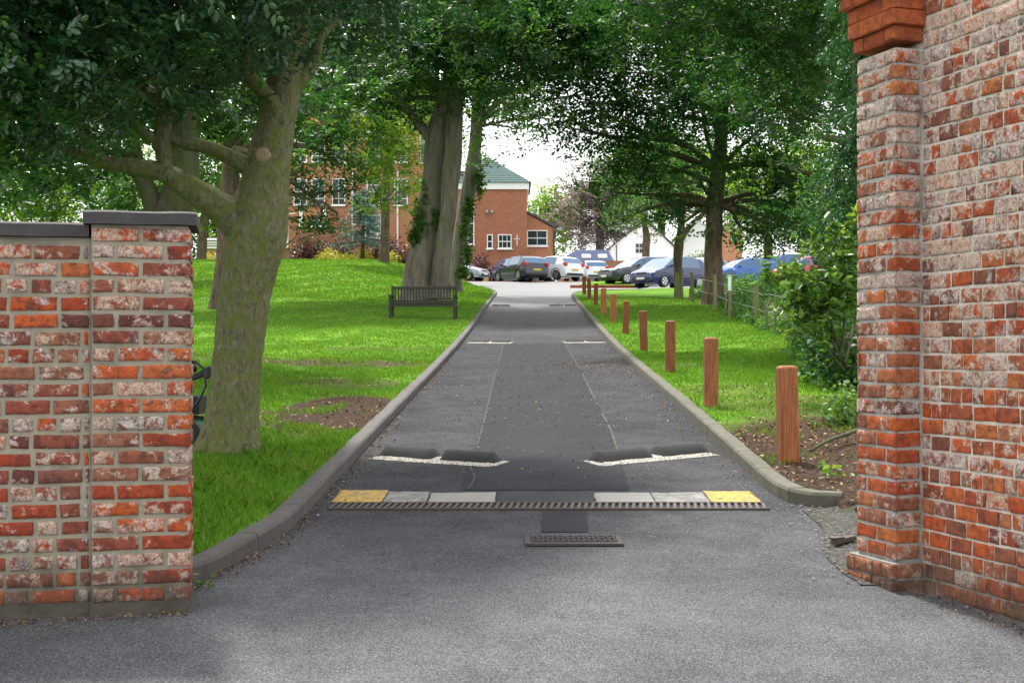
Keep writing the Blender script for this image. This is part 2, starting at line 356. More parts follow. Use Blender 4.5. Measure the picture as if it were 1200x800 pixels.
# ------------------------------------------------------------------ ground sheets
def grid_sheet(name, Ds, cols, xf, zf, mat, kind='structure'):
    V = []; n = len(cols)
    for D in Ds:
        X = xf(D, cols); Z = zf(X, np.full(n, D)); V.append(np.stack([X, np.full(n, D), Z], 1))
    V = np.concatenate(V); i = np.arange(len(Ds) - 1)[:, None] * n + np.arange(n - 1)[None]
    i = i.ravel(); q = np.stack([i, i + 1, i + 1 + n, i + n], 1)
    return tag(big_mesh(name, V, q, mat, smooth=True), kind=kind)
Dn = np.concatenate([np.arange(6.02, 12, .08), np.arange(12, 30, .25), np.arange(30, 92, .7), [95, 100, 110, 130, 160, 220, 320, 500, 900, 1500]])
off = np.concatenate([[.0, .05, .075, .10, .15], np.arange(.25, 4, .12), np.arange(4, 12, .5), [13, 15, 18, 22, 28, 36, 50, 80, 130, 250, 500, 900]])
grid_sheet('lawn', Dn, off, lambda D, c: XL(D) - c, lambda X, D: Zlawn(X, D) - .2 * (X > XL(D) - .06), M['ground'])
Dr = Dn[Dn > 6.4]
grid_sheet('ground', Dr, off, lambda D, c: XR(D) + c, lambda X, D: Zlawn(X, D) - .2 * (X < XR(D) + .06) - .08 * (D < 8.5), M['ground'])
Dd = np.concatenate([np.arange(6.3, 12, .15), np.arange(12, 40, .5), np.arange(40, 92.1, 1)])
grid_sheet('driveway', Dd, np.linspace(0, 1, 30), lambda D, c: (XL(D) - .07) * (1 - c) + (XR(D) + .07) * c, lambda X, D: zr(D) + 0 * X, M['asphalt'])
Df = np.concatenate([[-60, -40, -20, -10], np.arange(-5, 6.3, .3), [6.3]])
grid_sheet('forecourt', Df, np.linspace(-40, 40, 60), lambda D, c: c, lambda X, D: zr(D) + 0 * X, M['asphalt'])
grid_sheet('terrain', np.array([-700, -300, -60.]), np.linspace(-700, 700, 8), lambda D, c: c, lambda X, D: zr(D) - .02 + 0 * X, M['ground'])

# patches and seams in the road surface: thin sheets that follow the road
def road_strip(name, pts_l, pts_r, lift, mat, n=40):
    a = smooth_path([(p[0], p[1], 0) for p in pts_l], n); b = smooth_path([(p[0], p[1], 0) for p in pts_r], n)
    V = []
    for i in range(n):
        jl = .025 * mn.noise(Vector((i * .7, 3.1, lift * 900))); jr = .025 * mn.noise(Vector((i * .7, 9.1, lift * 700)))
        V += [(a[i][0] + jl, a[i][1], float(zr(a[i][1])) + lift), (b[i][0] + jr, b[i][1], float(zr(b[i][1])) + lift)]
    q = [(2 * i, 2 * i + 1, 2 * i + 3, 2 * i + 2) for i in range(n - 1)]
    return tag(big_mesh(name, np.array(V), np.array(q), mat), kind='structure')
def XY(x, y): D = road_D(y); return ((x - 600) / F * D, D)
road_strip('road_patch', [XY(541, 574), XY(548, 545), XY(566, 495), XY(580, 440), XY(590, 403)], [XY(738, 574), XY(728, 545), XY(703, 480), XY(678, 430), XY(662, 403)], .004, M['patch_dark'])
road_strip('road_patch', [XY(633, 624), XY(636, 599)], [XY(690, 624), XY(688, 599)], .004, M['patch_dark'], 8)
def seam(pts, wd):
    P = smooth_path([(p[0], p[1], 0) for p in pts], 90); mb = MB()
    for i in range(89):
        w2 = wd * (.5 + .8 * abs(mn.noise(Vector((i * .33, 1.7, pts[0][0]))) ) ); w3 = wd * (.5 + .8 * abs(mn.noise(Vector((i * .33 + .33, 1.7, pts[0][0])))))
        if mn.noise(Vector((i * .21, 8.8, pts[0][0] * 3))) > .32: continue
        z0 = float(zr(P[i][1])) + .0085; z1 = float(zr(P[i + 1][1])) + .0085
        mb.quad([(P[i][0] - w2, P[i][1], z0), (P[i][0] + w2, P[i][1], z0), (P[i + 1][0] + w3, P[i + 1][1], z1), (P[i + 1][0] - w3, P[i + 1][1], z1)])
    return tag(mb.build('road_seam', M['seam']), kind='structure')
seam([XY(728, 545), XY(716, 505), XY(703, 480), XY(678, 430), XY(662, 403)], .014)
seam([XY(560, 520), XY(567, 495), XY(580, 440), XY(590, 403)], .01)
seam([XY(560, 401), XY(625, 401.5), XY(700, 401)], .02)
seam([XY(400, 604), XY(470, 607), XY(540, 617), XY(612, 627)], .006)
seam([XY(728, 626), XY(780, 617), XY(850, 600)], .006)
seam([XY(548, 574), XY(556, 560), XY(551, 548)], .012)
seam([XY(566, 379), XY(625, 378), XY(684, 379.5)], .04)

# kerbs
def kerb(name, path, wd, h, mat, side, label_kind='structure', n=260):
    P0_ = smooth_path([(p[0], p[1], 0) for p in path], 1500); S_ = np.concatenate([[0], np.cumsum(np.linalg.norm(np.diff(P0_, axis=0), axis=1))])
    js = np.arange(.4, S_[-1], .915); sv_ = np.unique(np.concatenate([np.arange(0, S_[-1], .2), js - .007, js, js + .007])); isj = np.min(np.abs(sv_[:, None] - js[None]), axis=1) < .002
    P = np.stack([np.interp(sv_, S_, P0_[:, k_]) for k_ in range(3)], 1); n = len(P); jz = .006 * np.sin(np.floor((sv_ - .4) / .915) * 12.9)
    prof = [(0, -.12), (0, h * .78), (.012, h * .95), (.03, h), (wd - .012, h), (wd, h - .01), (wd, -.12)]
    V = []; k = len(prof)
    for i in range(n):
        t = P[min(i + 1, n - 1)] - P[max(i - 1, 0)]; t = t / np.linalg.norm(t)
        nx, ny = -t[1] * side, t[0] * side
        g_ = .010 * isj[i]; z = float(zr(P[i][1])) + jz[i] * .5; j = jz[i] * .4 + .004 * mn.noise(Vector((P[i][0] * 1.3, P[i][1] * 1.3, 0)))
        for a, b in prof:
            gap = 0
            V.append((P[i][0] + nx * (a + j + g_ * (a < .05) - g_ * (a > .05)), P[i][1] + ny * (a + j + g_ * (a < .05) - g_ * (a > .05)), z + b - g_ + j + .008 * mn.noise(Vector((P[i][1] * 3, a * 20, 4))) * (b > 0)))
    Q = [(i * k + j, i * k + j + 1, (i + 1) * k + j + 1, (i + 1) * k + j) for i in range(n - 1) for j in range(k - 1)]
    mb = MB(); mb.add(V, Q + [tuple(range(k)), tuple((n - 1) * k + j for j in range(k))])
    return tag(mb.build(name, mat), kind=label_kind)
pl = [(-2.9, 6.02), (-2.2, 6.12), (-1.86, 6.28)] + [(float(XL(d)), d) for d in (6.55, 7.0, 7.8, 8.6, 9.3, 11, 13, 16, 20, 25, 30, 35, 40, 46, 52, 57, 62, 66, 70, 73, 76)]
kerb('left_kerb', pl, .13, .10, M['kerb'], 1)
pr = [(2.22, 8.62), (2.06, 8.66), (1.93, 8.78), (1.87, 9.05)] + [(float(XR(d)), d) for d in (9.6, 11, 13, 16, 20, 25, 30, 35, 40, 46, 52, 55, 57, 58.5, 59.5, 61)]
kerb('right_kerb', pr, .13, .105, M['kerb_moss'], -1)

# ------------------------------------------------------------------ brickwork
def brick_rows(mb, O, u, n, length, courses, pitch, Ls, seed, bond, joint=.012, out=.0, hdr_every=4, zoff=0, skip=None, res=.014, phase=0., cor=('', ''), rough=1.):
    rs = random.Random(seed); u = Vector(u).normalized(); n = Vector(n).normalized(); up = Vector((0, 0, 1)); O = Vector(O)
    for r in range(courses):
        if bond == 'pillar': row = [Ls, Ls] if r % 2 else [Ls * .5, Ls, Ls * .5]
        elif bond == 'single': row = [length]
        else:
            row = []; tot = 0
            hdr = (r % hdr_every == 2)
            first = Ls * (.5 if hdr else (.5 if r % 2 else 1)) * (1 + phase * rs.uniform(-.3, .3))
            while tot < length - .001:
                l = first if not row else (Ls * .5 if hdr else Ls)
                if not hdr and row and rs.random() < .10: l = Ls * .5
                l = min(l * rs.uniform(.96, 1.04), length - tot); row.append(l); tot += l
        sc = length / sum(row); x = 0
        for i, l in enumerate(row):
            l *= sc
            if l > .03 and not (skip and skip(r, x)):
                j = joint * rs.uniform(.8, 1.25); a0 = x + j / 2; a1 = x + l - j / 2; b0 = r * pitch + j / 2; b1 = (r + 1) * pitch - j / 2
                if i == 0 and cor[0]: a0 = x
                if i == len(row) - 1 and cor[1]: a1 = x + l
                def prm(w_):
                    k_ = max(2, int(w_ / res)); e1, e2 = .0010 / w_, .0042 / w_
                    return np.concatenate([[0, e1], np.linspace(e2, 1 - e2, k_), [1 - e1, 1]])
                Ss, Ts = prm(a1 - a0), prm(b1 - b0); nu, nv = len(Ss) - 1, len(Ts) - 1; V = []
                jit = [rs.uniform(-.003, .003) for _ in range(4)]; dep = rs.uniform(-.003, .003) + out
                sd = rs.uniform(0, 100); av = rs.random()
                if i == 0 and cor[0]: av = random.Random(cor[0] + str(r)).random()
                if i == len(row) - 1 and cor[1]: av = random.Random(cor[1] + str(r)).random()
                for t in Ts:
                    for s in Ss:
                        U = a0 + (a1 - a0) * s + jit[0] * (1 - t) + jit[1] * t; T = b0 + (b1 - b0) * t + jit[2] * (1 - s) + jit[3] * s
                        if (i == 0 and cor[0] and s < .3) or (i == len(row) - 1 and cor[1] and s > .7): U = a0 + (a1 - a0) * s
                        e = min(min(s, 1 - s) * (a1 - a0), min(t, 1 - t) * (b1 - b0))
                        wob = (mn.noise(Vector((U * 28, T * 28, sd))) * .0035 + mn.noise(Vector((U * 75, T * 75, sd))) * .0025) * rough
                        if e < .002: U += wob * .9; T += wob * .9
                        d = dep - .022 if e < 1e-6 else dep - (.0032 if e < .002 else 0) + wob * .9
                        V.append(O + u * U + up * (T + zoff) + n * d)
                k = nu + 1
                Q = [(q * k + p, q * k + p + 1, (q + 1) * k + p + 1, (q + 1) * k + p) for q in range(nv) for p in range(nu)]
                mb.add([tuple(v) for v in V], Q, av)
            x += l
def slab(mb, O, u, n, length, h, depth, z0=0, front=-.0075):
    O = Vector(O); u = Vector(u).normalized(); n = Vector(n).normalized(); up = Vector((0, 0, 1))
    V = [];
    nu = max(2, int(length / .02)); nv = max(2, int(h / .02))
    for q in range(nv + 1):
        for p in range(nu + 1):
            U = length * p / nu; T = h * q / nv
            V.append(tuple(O + u * U + up * (z0 + T) + n * (front + .003 * mn.noise(Vector((U * 25, T * 25, O.x))))))
    k = nu + 1
    mb.add(V, [(q * k + p, q * k + p + 1, (q + 1) * k + p + 1, (q + 1) * k + p) for q in range(nv) for p in range(nu)])
    b = [O + n * (front - .004), O + u * length + n * (front - .004), O + u * length - n * depth, O - n * depth]
    v = [tuple(p + up * z0) for p in b] + [tuple(p + up * (z0 + h)) for p in b]
    mb.add(v, [(3, 2, 1, 0), (4, 5, 6, 7), (1, 2, 6, 5), (2, 3, 7, 6), (3, 0, 4, 7)])
def coping(name, O, u, n, length, depth, h, parent, mat, over=.03):
    O = Vector(O); u = Vector(u); n = Vector(n); mb = MB(); up = Vector((0, 0, 1))
    a = O - u * over + n * over; 
    V = []; nu = 24
    for i in range(nu + 1):
        p = a + u * (length + 2 * over) * i / nu
        for (dn, dz) in ((0, 0), (0, h * .85), (.012, h), (depth + 2 * over - .012, h), (depth + 2 * over, h * .85), (depth + 2 * over, 0)):
            j = .0035 * mn.noise(p * 9 + Vector((dn * 9, dz * 30, 0)))
            V.append(tuple(p - n * (dn + j) + up * (dz + j)))
    Q = [(i * 6 + j, i * 6 + (j + 1) % 6, (i + 1) * 6 + (j + 1) % 6, (i + 1) * 6 + j) for i in range(nu) for j in range(6)]
    mb.add(V, Q + [(0, 1, 2, 3, 4, 5)[::-1], tuple(nu * 6 + j for j in range(6))]); return mb.build(name, mat, parent)

# left wall and pillar (turned 13 degrees, its right end further off)
aL = R(12); uL = Vector((math.cos(aL), math.sin(aL), 0)); nL = Vector((math.sin(aL), -math.cos(aL), 0))
PIT = .0795
zb = float(zr(5.95)) - .02
pc = Vector((-1.508, 6.0, zb))            # front right corner of the pillar
pw_ = .448; po = pc - uL * pw_
pil = empty('gate_pillar', po + uL * pw_ / 2 - nL * .2, 0, 'short square red brick gate pillar with dark flat cap stone', 'pillar')
mb = MB(); brick_rows(mb, po, uL, nL, pw_, 22, PIT, pw_ / 2, 11, 'pillar', joint=.019, zoff=.0755, res=.012, cor=('', 'lp'))
brick_rows(mb, pc, -nL, uL, pw_ * .9, 22, PIT, pw_ / 2, 12, 'pillar', joint=.016, zoff=.0755, res=.02, cor=('lp', ''))
mb.build('brickwork', M['brick_left'], pil, smooth=True)
mb = MB(); slab(mb, po + uL * .004, uL, nL, pw_ - .012, 1.83 - .08, .39, .08); mb.build('mortar', M['mortar_l'], pil)
mb = MB(); slab(mb, po, uL, nL, pw_ + .003, .085, .4, 0, .012); mb.build('plinth', M['render_base'], pil)
coping('cap_stone', po + Vector((0, 0, 1.832)), uL, nL, pw_, .40, .062, pil, M['coping'], .03)
wl = 2.6; wo_ = po - uL * wl - nL * .035
wal = empty('garden_wall', wo_ + uL * wl / 2, 0, 'low red brick boundary wall with dark coping running off to the left', 'brick wall')
mb = MB(); brick_rows(mb, wo_, uL, nL, wl - .002, 21, PIT, .213, 21, 'garden', joint=.018, zoff=.071, res=.013)
mb.build('brickwork', M['brick_left'], wal, smooth=True)
mb = MB(); slab(mb, wo_, uL, nL, wl - .002, 1.77 - .08, .3, .08); mb.build('mortar', M['mortar_l'], wal)
mb = MB(); slab(mb, wo_, uL, nL, wl - .002, .085, .3, 0, .010); mb.build('plinth', M['render_base'], wal)
coping('coping', wo_ + Vector((0, 0, 1.772)), uL, nL, wl - .035, .3, .066, wal, M['coping'], .028)

# right wall and pier
uR = Vector((.3195, -.9476, 0)); nR = Vector((-.9476, -.3195, 0)); PR = .0805; LS = .158
zR = float(zr(6.47)) - .03
P0 = Vector((2.069, 6.466, zR)); P1 = P0 + nR * .155
tw = empty('tall_brick_wall', P0 + uR * 2, 0, 'tall weathered red and white brick wall filling the right edge', 'brick wall')
mb = MB(); brick_rows(mb, P0, uR, nR, 2.0, 38, PR, LS, 31, 'garden', joint=.010, hdr_every=5, phase=1, res=.012, skip=lambda r, x: r == 31 and .48 < x < .60)
brick_rows(mb, P0 + uR * 2.0, uR, nR, 2.4, 38, PR, LS, 32, 'garden', joint=.010, hdr_every=5, phase=1, res=.03)
mb.build('brickwork', M['brick_right'], tw, smooth=True)
mb = MB(); slab(mb, P0 - uR * .3, uR, nR, 4.7, 38 * PR + .08, .35, -.08); mb.build('mortar', M['mortar_r'], tw)
pr_ = empty('brick_pier', P1 - uR * .17 - nR * .1, 0, 'tall brick pier with orange corbelled head at the end of the wall', 'pier')
PL = .337
mb = MB(); brick_rows(mb, P1 - uR * PL, uR, nR, PL, 32, PR, PL / 2, 41, 'pillar', joint=.013, zoff=.17, res=.012, cor=('bk', 'fr'))
brick_rows(mb, P1, -nR, uR, .153, 32, PR, .153, 42, 'single', joint=.013, zoff=.17, res=.012, cor=('fr', ''))
brick_rows(mb, P1 - uR * PL - nR * .5, nR, -uR, .5, 32, PR, LS, 43, 'garden', joint=.013, zoff=.17, res=.03, cor=('', 'bk'))
mb.build('brickwork', M['brick_right'], pr_, smooth=True)
mb = MB(); slab(mb, P1 - uR * (PL - .006), uR, nR, PL - .0135, 32 * PR + .02, .49, .15); mb.build('mortar', M['mortar_p'], pr_)
# splayed brick footing: two courses that step out
mb = MB()
brick_rows(mb, P1 - uR * (PL + .04) + nR * .045, uR, nR, PL + .075, 2, PR, LS, 45, 'garden', joint=.012, zoff=0, res=.012, cor=('', 'ft'))
brick_rows(mb, P1 + uR * .035 + nR * .045, -nR, uR, .198, 2, PR, .198, 46, 'single', joint=.012, zoff=0, res=.012, cor=('ft', ''))
brick_rows(mb, P1 - uR * (PL + .04) - nR * .4, nR, -uR, .445, 2, PR, LS, 47, 'garden', joint=.012, zoff=0, res=.03)
mb.build('footing', M['brick_right'], pr_, smooth=True)
mb = MB(); slab(mb, P1 - uR * (PL + .034) + nR * .045, uR, nR, PL + .060, 2 * PR, .4, 0, -.010)
mb.build('footing_mortar', M['mortar_p'], pr_)
# corbelled head
mb = MB(); z0 = .17 + 31 * PR
zc = (410 - 47) / F * 6.42 - zR        # underside of the corbel
for i, (o_, h_) in enumerate(((.012, .072), (.035, .078), (.035, .078), (.065, .078), (.095, .078), (.095, .078))):
    zz = zc + sum((.072, .078, .078, .078, .078, .078)[:i])
    A = P1 - uR * (PL + o_) + nR * o_
    brick_rows(mb, A, uR, nR, PL + 2 * o_, 1, h_, (PL + 2 * o_) / 2, 50 + i, 'pillar', joint=.005, zoff=zz, res=.03, cor=('x', 'y'), rough=.4)
    brick_rows(mb, P1 + uR * o_ + nR * o_, -nR, uR, .155 + o_, 1, h_, .2, 60 + i, 'single', joint=.005, zoff=zz, res=.03, cor=('y', ''), rough=.4)
    brick_rows(mb, A - nR * .5, nR, -uR, .5, 1, h_, .2, 70 + i, 'single', joint=.007, zoff=zz, res=.03)
    # solid core so that the ledges cast and show real undersides
    c4 = [A + uR * .006 - nR * .006, P1 + uR * (o_ - .006) + nR * (o_ - .006), P1 + uR * (o_ - .006) - nR * .4, P1 - uR * (PL + o_ - .006) - nR * .4]
    v = [tuple(p + Vector((0, 0, zz + .001))) for p in c4] + [tuple(p + Vector((0, 0, zz + h_))) for p in c4]
    mb.add(v, [(3, 2, 1, 0), (4, 5, 6, 7), (0, 1, 5, 4), (1, 2, 6, 5), (2, 3, 7, 6), (3, 0, 4, 7)], .5)
mb.build('corbelled_head', M['brick_orange'], pr_, smooth=False)

# ------------------------------------------------------------------ drain, blocks, humps, cover
Dg = road_D(594)
xl, xr = (386 - 600) / F * Dg, (899 - 600) / F * Dg
dr = empty('channel_drain', ((xl + xr) / 2, Dg, float(zr(Dg))), 0, 'long rusty slotted channel drain crossing the driveway', 'drain')
mb = MB(); g0, g1 = road_D(597.5), road_D(590.5); zg = float(zr(Dg))
sl = float((zr(g1) - zr(g0)) / (g1 - g0))
mb.box(((xl + xr) / 2, (g0 + g1) / 2, zg + .0035), (xr - xl, g1 - g0, .003)); mb.build('trough_shade', M['hole_shade'], dr)  # flat near-black sheet painted as the shaded depth below the grate
mb = MB()
for d_ in (g0, g1): mb.box(((xl + xr) / 2, d_, float(zr(d_)) + .008), (xr - xl, .022, .014))
mb.build('frame', M['iron'], dr)
mb = MB(); n = 64
for i in range(n):
    x = xl + (xr - xl) * (i + .5) / n
    mb.beam((x - .012, g0, float(zr(g0)) + .009), (x + .014, g1, float(zr(g1)) + .009), .021, .009)
mb.build('grate', M['iron'], dr)
def block(x0, x1, ya, yb, mat, label, skew=0):
    Da, Db = road_D(ya), road_D(yb)
    c = Vector(((x0 + x1) / 2 - 600) / F * Da * Vector((1, 0, 0)) if False else (((x0 + x1) / 2 - 600) / F * Da, (Da + Db) / 2, float(zr((Da + Db) / 2))))
    W_ = (x1 - x0) / F * Da; mb = MB(); V = []; k = 14
    for i in range(k + 1):
        for j in range(5):
            s = i / k; t = j / 4
            X = c.x - W_ / 2 + W_ * s; Y = Da + (Db - Da) * t + skew * (s - .5)
            e = min(s, 1 - s) < .01 or t in (0, 1)
            V.append((X + .006 * mn.noise(Vector((X * 9, Y * 9, 0))), Y + .006 * mn.noise(Vector((X * 9, Y * 9, 5))), float(zr(Y)) + (.001 if e else .013) + .003 * mn.noise(Vector((X * 14, Y * 14, 2)))))
    Q = [(i * 5 + j, (i + 1) * 5 + j, (i + 1) * 5 + j + 1, i * 5 + j + 1) for i in range(k) for j in range(4)]
    mb.add(V, Q); o = mb.build('road_block', mat, loc=tuple(c)); tag(o, label, 'road block', 'painted concrete blocks along the drain')
block(388, 447, 588.5, 574, M['yellow_block'], 'worn yellow painted concrete block at the left end of the drain')
block(448.5, 499, 588.5, 576, M['grey_block'], 'short plain grey concrete block next to the left yellow one')
block(501.5, 580, 588.5, 577, M['greyyellow'], 'long grey concrete block with a yellow trace, left of the central asphalt gap', .03)
block(699, 768, 588.5, 577, M['greyyellow'], 'grey concrete block with thin yellow streak, right of the central asphalt gap')
block(769.5, 833, 588.5, 577, M['grey_block'], 'plain grey concrete block beside the right yellow one', .02)
block(835, 893, 588.5, 575, M['yellow_block'], 'worn yellow painted concrete block at the right end of the drain')
road_strip('road_patch', [XY(583, 588.5), XY(583, 577)], [XY(696, 588.5), XY(696, 577)], .006, M['patch_mid'], 6)

def hump(xa, ya, xb, yb, depth, h, label, nsec=2):
    A = Vector((*XY(xa, ya), 0)); B = Vector((*XY(xb, yb), 0)); A.z = float(zr(A.y)); B.z = float(zr(B.y))
    o = empty('speed_hump', (A + B) / 2, 0, label, 'speed hump', 'pairs of speed humps across the driveway')
    d = B - A; Lh = d.length; d.normalize(); nn = Vector((-d.y, d.x, 0)).normalized()
    def piece(s0, s1, name, mat, t0, t1, hh, z0=.002, lumpy=.004):
        mb = MB(); V = []; nu, nv = 14, 8
        for i in range(nu + 1):
            for j in range(nv + 1):
                s = s0 + (s1 - s0) * i / nu; t = t0 + (t1 - t0) * j / nv
                p = A + d * (s * Lh) + nn * t
                e = min(i, nu - i) / nu; hx = min(1, e * 14) ** .5
                z = z0 + hh * math.sin(math.pi * j / nv) ** .8 * hx
                if j in (0, nv): z = z0
                jj = lumpy * mn.noise(Vector((p.x * 17, p.y * 17, 1)))
                V.append((p.x + jj * 2, p.y + jj * 2, float(zr(p.y)) + z + (jj if 0 < j < nv else 0)))
        Q = [(i * (nv + 1) + j, (i + 1) * (nv + 1) + j, (i + 1) * (nv + 1) + j + 1, i * (nv + 1) + j + 1) for i in range(nu) for j in range(nv)]
        mb.add(V, Q); mb.build(name, mat, o, smooth=True)
    piece(0, 1, 'painted_edge', M['hump_paint'], -.03, depth * 1.0, .02, .004, .010)
    piece(.035, .49, 'hump_section', M['rubber'], .055, depth - .02, h, .006)
    piece(.535, .965, 'hump_section', M['rubber'], .055, depth - .02, h, .006)
hump(432, 537, 578, 547, .32, .090, 'left speed hump of the nearest pair, dark with a white near edge')
hump(703, 546, 844, 533, .32, .090, 'right speed hump of the nearest pair, dark with a white near edge')
hump(547, 402, 598, 402.5, .5, .06, 'left speed hump of the middle pair, halfway up the driveway')
hump(663, 402, 712, 401.5, .5, .06, 'right speed hump of the middle pair, halfway up the driveway')
hump(574, 359.2, 596, 359.4, .5, .06, 'left speed hump of the farthest pair near the car park')
hump(645, 359.4, 680, 359, .5, .06, 'right speed hump of the farthest pair near the car park')
mc = empty('drain_cover', (*XY(669, 633), float(zr(road_D(633)))), 0, 'rusty rectangular drain cover set in the asphalt', 'drain cover')
mb = MB(); y0, y1 = road_D(640), road_D(627)
x0, x1 = (615 - 600) / F * y1, (726 - 600) / F * y1; zc_ = float(zr((y0 + y1) / 2))
mb.box(((x0 + x1) / 2, (y0 + y1) / 2, zc_ + .002), (x1 - x0, y1 - y0, .014)); mb.build('cover_frame', M['cover'], mc)
mb = MB()
for i in range(17):
    for j in range(4):
        mb.box((x0 + .03 + (x1 - x0 - .06) * (i + .5) / 17, y0 + .03 + (y1 - y0 - .06) * (j + .5) / 4, zc_ + .0125), (.017, .032, .007), rot=(.5 if (i + j) % 2 else -.5))
mb.build('tread', M['cover'], mc)

# ------------------------------------------------------------------ bollards
def bollard(x, yb, wpx, hpx, label, v, tilt):
    D = lawn_D(x, yb); p = GX(x, D); s = F / D; h = .765; wd = .148
    mb = MB(); b = .012; V = []
    for (z, e) in ((-.15, 0), (h - .022, 0), (h - .008, .008), (h, .026)):
        a = wd / 2 - e
        V += [(-a + b, -a, z), (a - b, -a, z), (a, -a + b, z), (a, a - b, z), (a - b, a, z), (-a + b, a, z), (-a, a - b, z), (-a, -a + b, z)]
    Q = [(i * 8 + j, i * 8 + (j + 1) % 8, (i + 1) * 8 + (j + 1) % 8, (i + 1) * 8 + j) for i in range(3) for j in range(8)]
    mb.add(V, Q + [tuple(range(8))[::-1], tuple(range(24, 32))], v)
    o = mb.build('bollard', M['wood']); o.location = p; o.rotation_euler = (tilt[0], tilt[1], R(random.uniform(-6, 6)) + .02)
    tag(o, label, 'bollard', 'wooden bollards beside the driveway')
BL = [(924, 540, .6, 'nearest wooden bollard, biggest in view, in bare soil by the gateway'),
      (833, 476, .55, 'second wooden bollard from the gateway, where the soil meets the grass'),
      (785.5, 436, .3, 'third wooden bollard from the gateway, dark reddish brown'),
      (754.5, 411, .25, 'fourth wooden bollard from the gateway, dark brown'),
      (733.3, 391, .3, 'fifth wooden bollard from the gateway, dark brown'),
      (718.7, 378, .8, 'sixth wooden bollard from the gateway, paler orange brown'),
      (707.5, 367.7, .85, 'seventh wooden bollard from the gateway, pale orange brown'),
      (698, 357.9, .2, 'eighth wooden bollard from the gateway, narrow and dark'),
      (690.7, 350.4, .4, 'ninth wooden bollard from the gateway, last but one up the drive'),
      (684.7, 344.8, .5, 'farthest wooden bollard, at the top of the drive by the car park')]
for x, y, v, lb in BL: bollard(x, y, 0, 0, lb, v, (R(random.uniform(-1.8, 1.8)), R(random.uniform(-1.8, 1.8))))
# old fence posts on the right: column, distance, height, width, lean, moss, label
FP = [(791.5, 50, 1.02, .10, .02, .9, 'mossy old fence post on the left side of the slim forked tree'),
      (795.5, 49, .98, .09, -.03, .7, 'mossy old fence post directly against the slim forked tree'),
      (799, 48, 1.12, .09, .02, 1, 'greenish fence post just right of the slim forked tree'),
      (807.5, 46.5, .8, .07, .12, .9, 'short leaning mossy post beside the dark round one'),
      (812, 45, 1.05, .13, -.05, .4, 'thick dark fence post between the two trees on the right'),
      (838, 39, 1.1, .12, .0, .8, 'tall greenish post in front of the big right hand trunk'),
      (850, 37.5, .72, .05, .05, .2, 'thin grey stake just right of the big trunk'),
      (855.5, 35.5, 1.2, .09, .0, .2, 'dark post carrying a white marker plate'),
      (882.5, 34, 1.05, .045, .03, .0, 'thin bleached stake in the undergrowth'),
      (887.5, 32, 1.05, .11, -.02, .8, 'mossy wire fence post right of the bleached stake'),
      (894, 31, .8, .08, .25, .8, 'leaning mossy fence post in the undergrowth'),
      (900, 30, .7, .08, -.12, .9, 'short tilted mossy post by the leaning one'),
      (908, 28.5, .95, .07, .03, .6, 'slim mossy post at the edge of the laurel'),
      (923, 26, .9, .09, .05, .9, 'rightmost fence post, half hidden by the laurel')]
for x, D, h, wd, lean, ms, lb in FP:
    p = GX(x, D); t = empty('fence_post', p, 0, lb, 'fence post', 'old posts of the wire fence'); mb = MB()
    mb.tube([(p.x, p.y, p.z - .2), (p.x + lean * .4 * h, p.y, p.z + h * .5), (p.x + lean * h, p.y, p.z + h)], [wd * .55, wd * .52, wd * .45], 8, .12, a=ms)
    mb.build('post', M['post'], t, smooth=False)
    if 'plate' in lb:
        mb = MB(); mb.box((p.x - .02, p.y - wd * .5 - .012, p.z + h - .22), (.09, .012, .40)); mb.build('marker_plate', plain('marker_white', (.75, .76, .78), .5, .05), t)
mb = MB()
for hh in (.45, .85):
    pts = [GX(x, D) + Vector((0, 0, hh + .03 * (i % 2))) for i, (x, D, *_r) in enumerate(FP) if i not in (0, 1, 6, 8)]
    mb.tube(pts, [.006] * len(pts), 4)
tag(mb.build('fence_wire', M['metal']), 'two sagging strands of wire strung along the old posts', 'fence wire')

# ------------------------------------------------------------------ bench
Db = lawn_D(496, 373.5); bp = GX(496, Db); bn = empty('park_bench', bp, R(-2), 'dark slatted wooden park bench on the lawn by the twin trunk', 'bench')
def bb(name, boxes):
    mb = MB()
    for c, d in boxes: mb.box(tuple(Vector(c)), d)
    M4 = pw(bn); mb.v = [np.array([tuple(M4 @ Vector(p)) for p in v]) for v in mb.v]
    return mb.build(name, M['bench'], bn, bevel=.006)
bw_, bh = 1.86, .92
for sx in (-1, 1):
    bb('leg', [((sx * (bw_ / 2 - .035), -.28, .30), (.075, .07, .64))])
    bb('leg', [((sx * (bw_ / 2 - .035), .28, .45), (.075, .07, .98))])
    bb('armrest', [((sx * (bw_ / 2 - .035), -.02, .64), (.10, .66, .045))])
    bb('side_rail', [((sx * (bw_ / 2 - .035), 0, .38), (.05, .5, .07))])
bb('seat', [((0, -.27 + .09 * i, .43), (bw_ - .1, .075, .028)) for i in range(6)] + [((0, -.27, .375), (bw_ - .12, .035, .085))])
bb('backrest', [((0, .28, .88), (bw_ - .06, .045, .075)), ((0, .28, .50), (bw_ - .06, .045, .06))] + [((-bw_ / 2 + .11 + (bw_ - .22) * i / 19, .28, .69), (.042, .02, .33)) for i in range(20)])

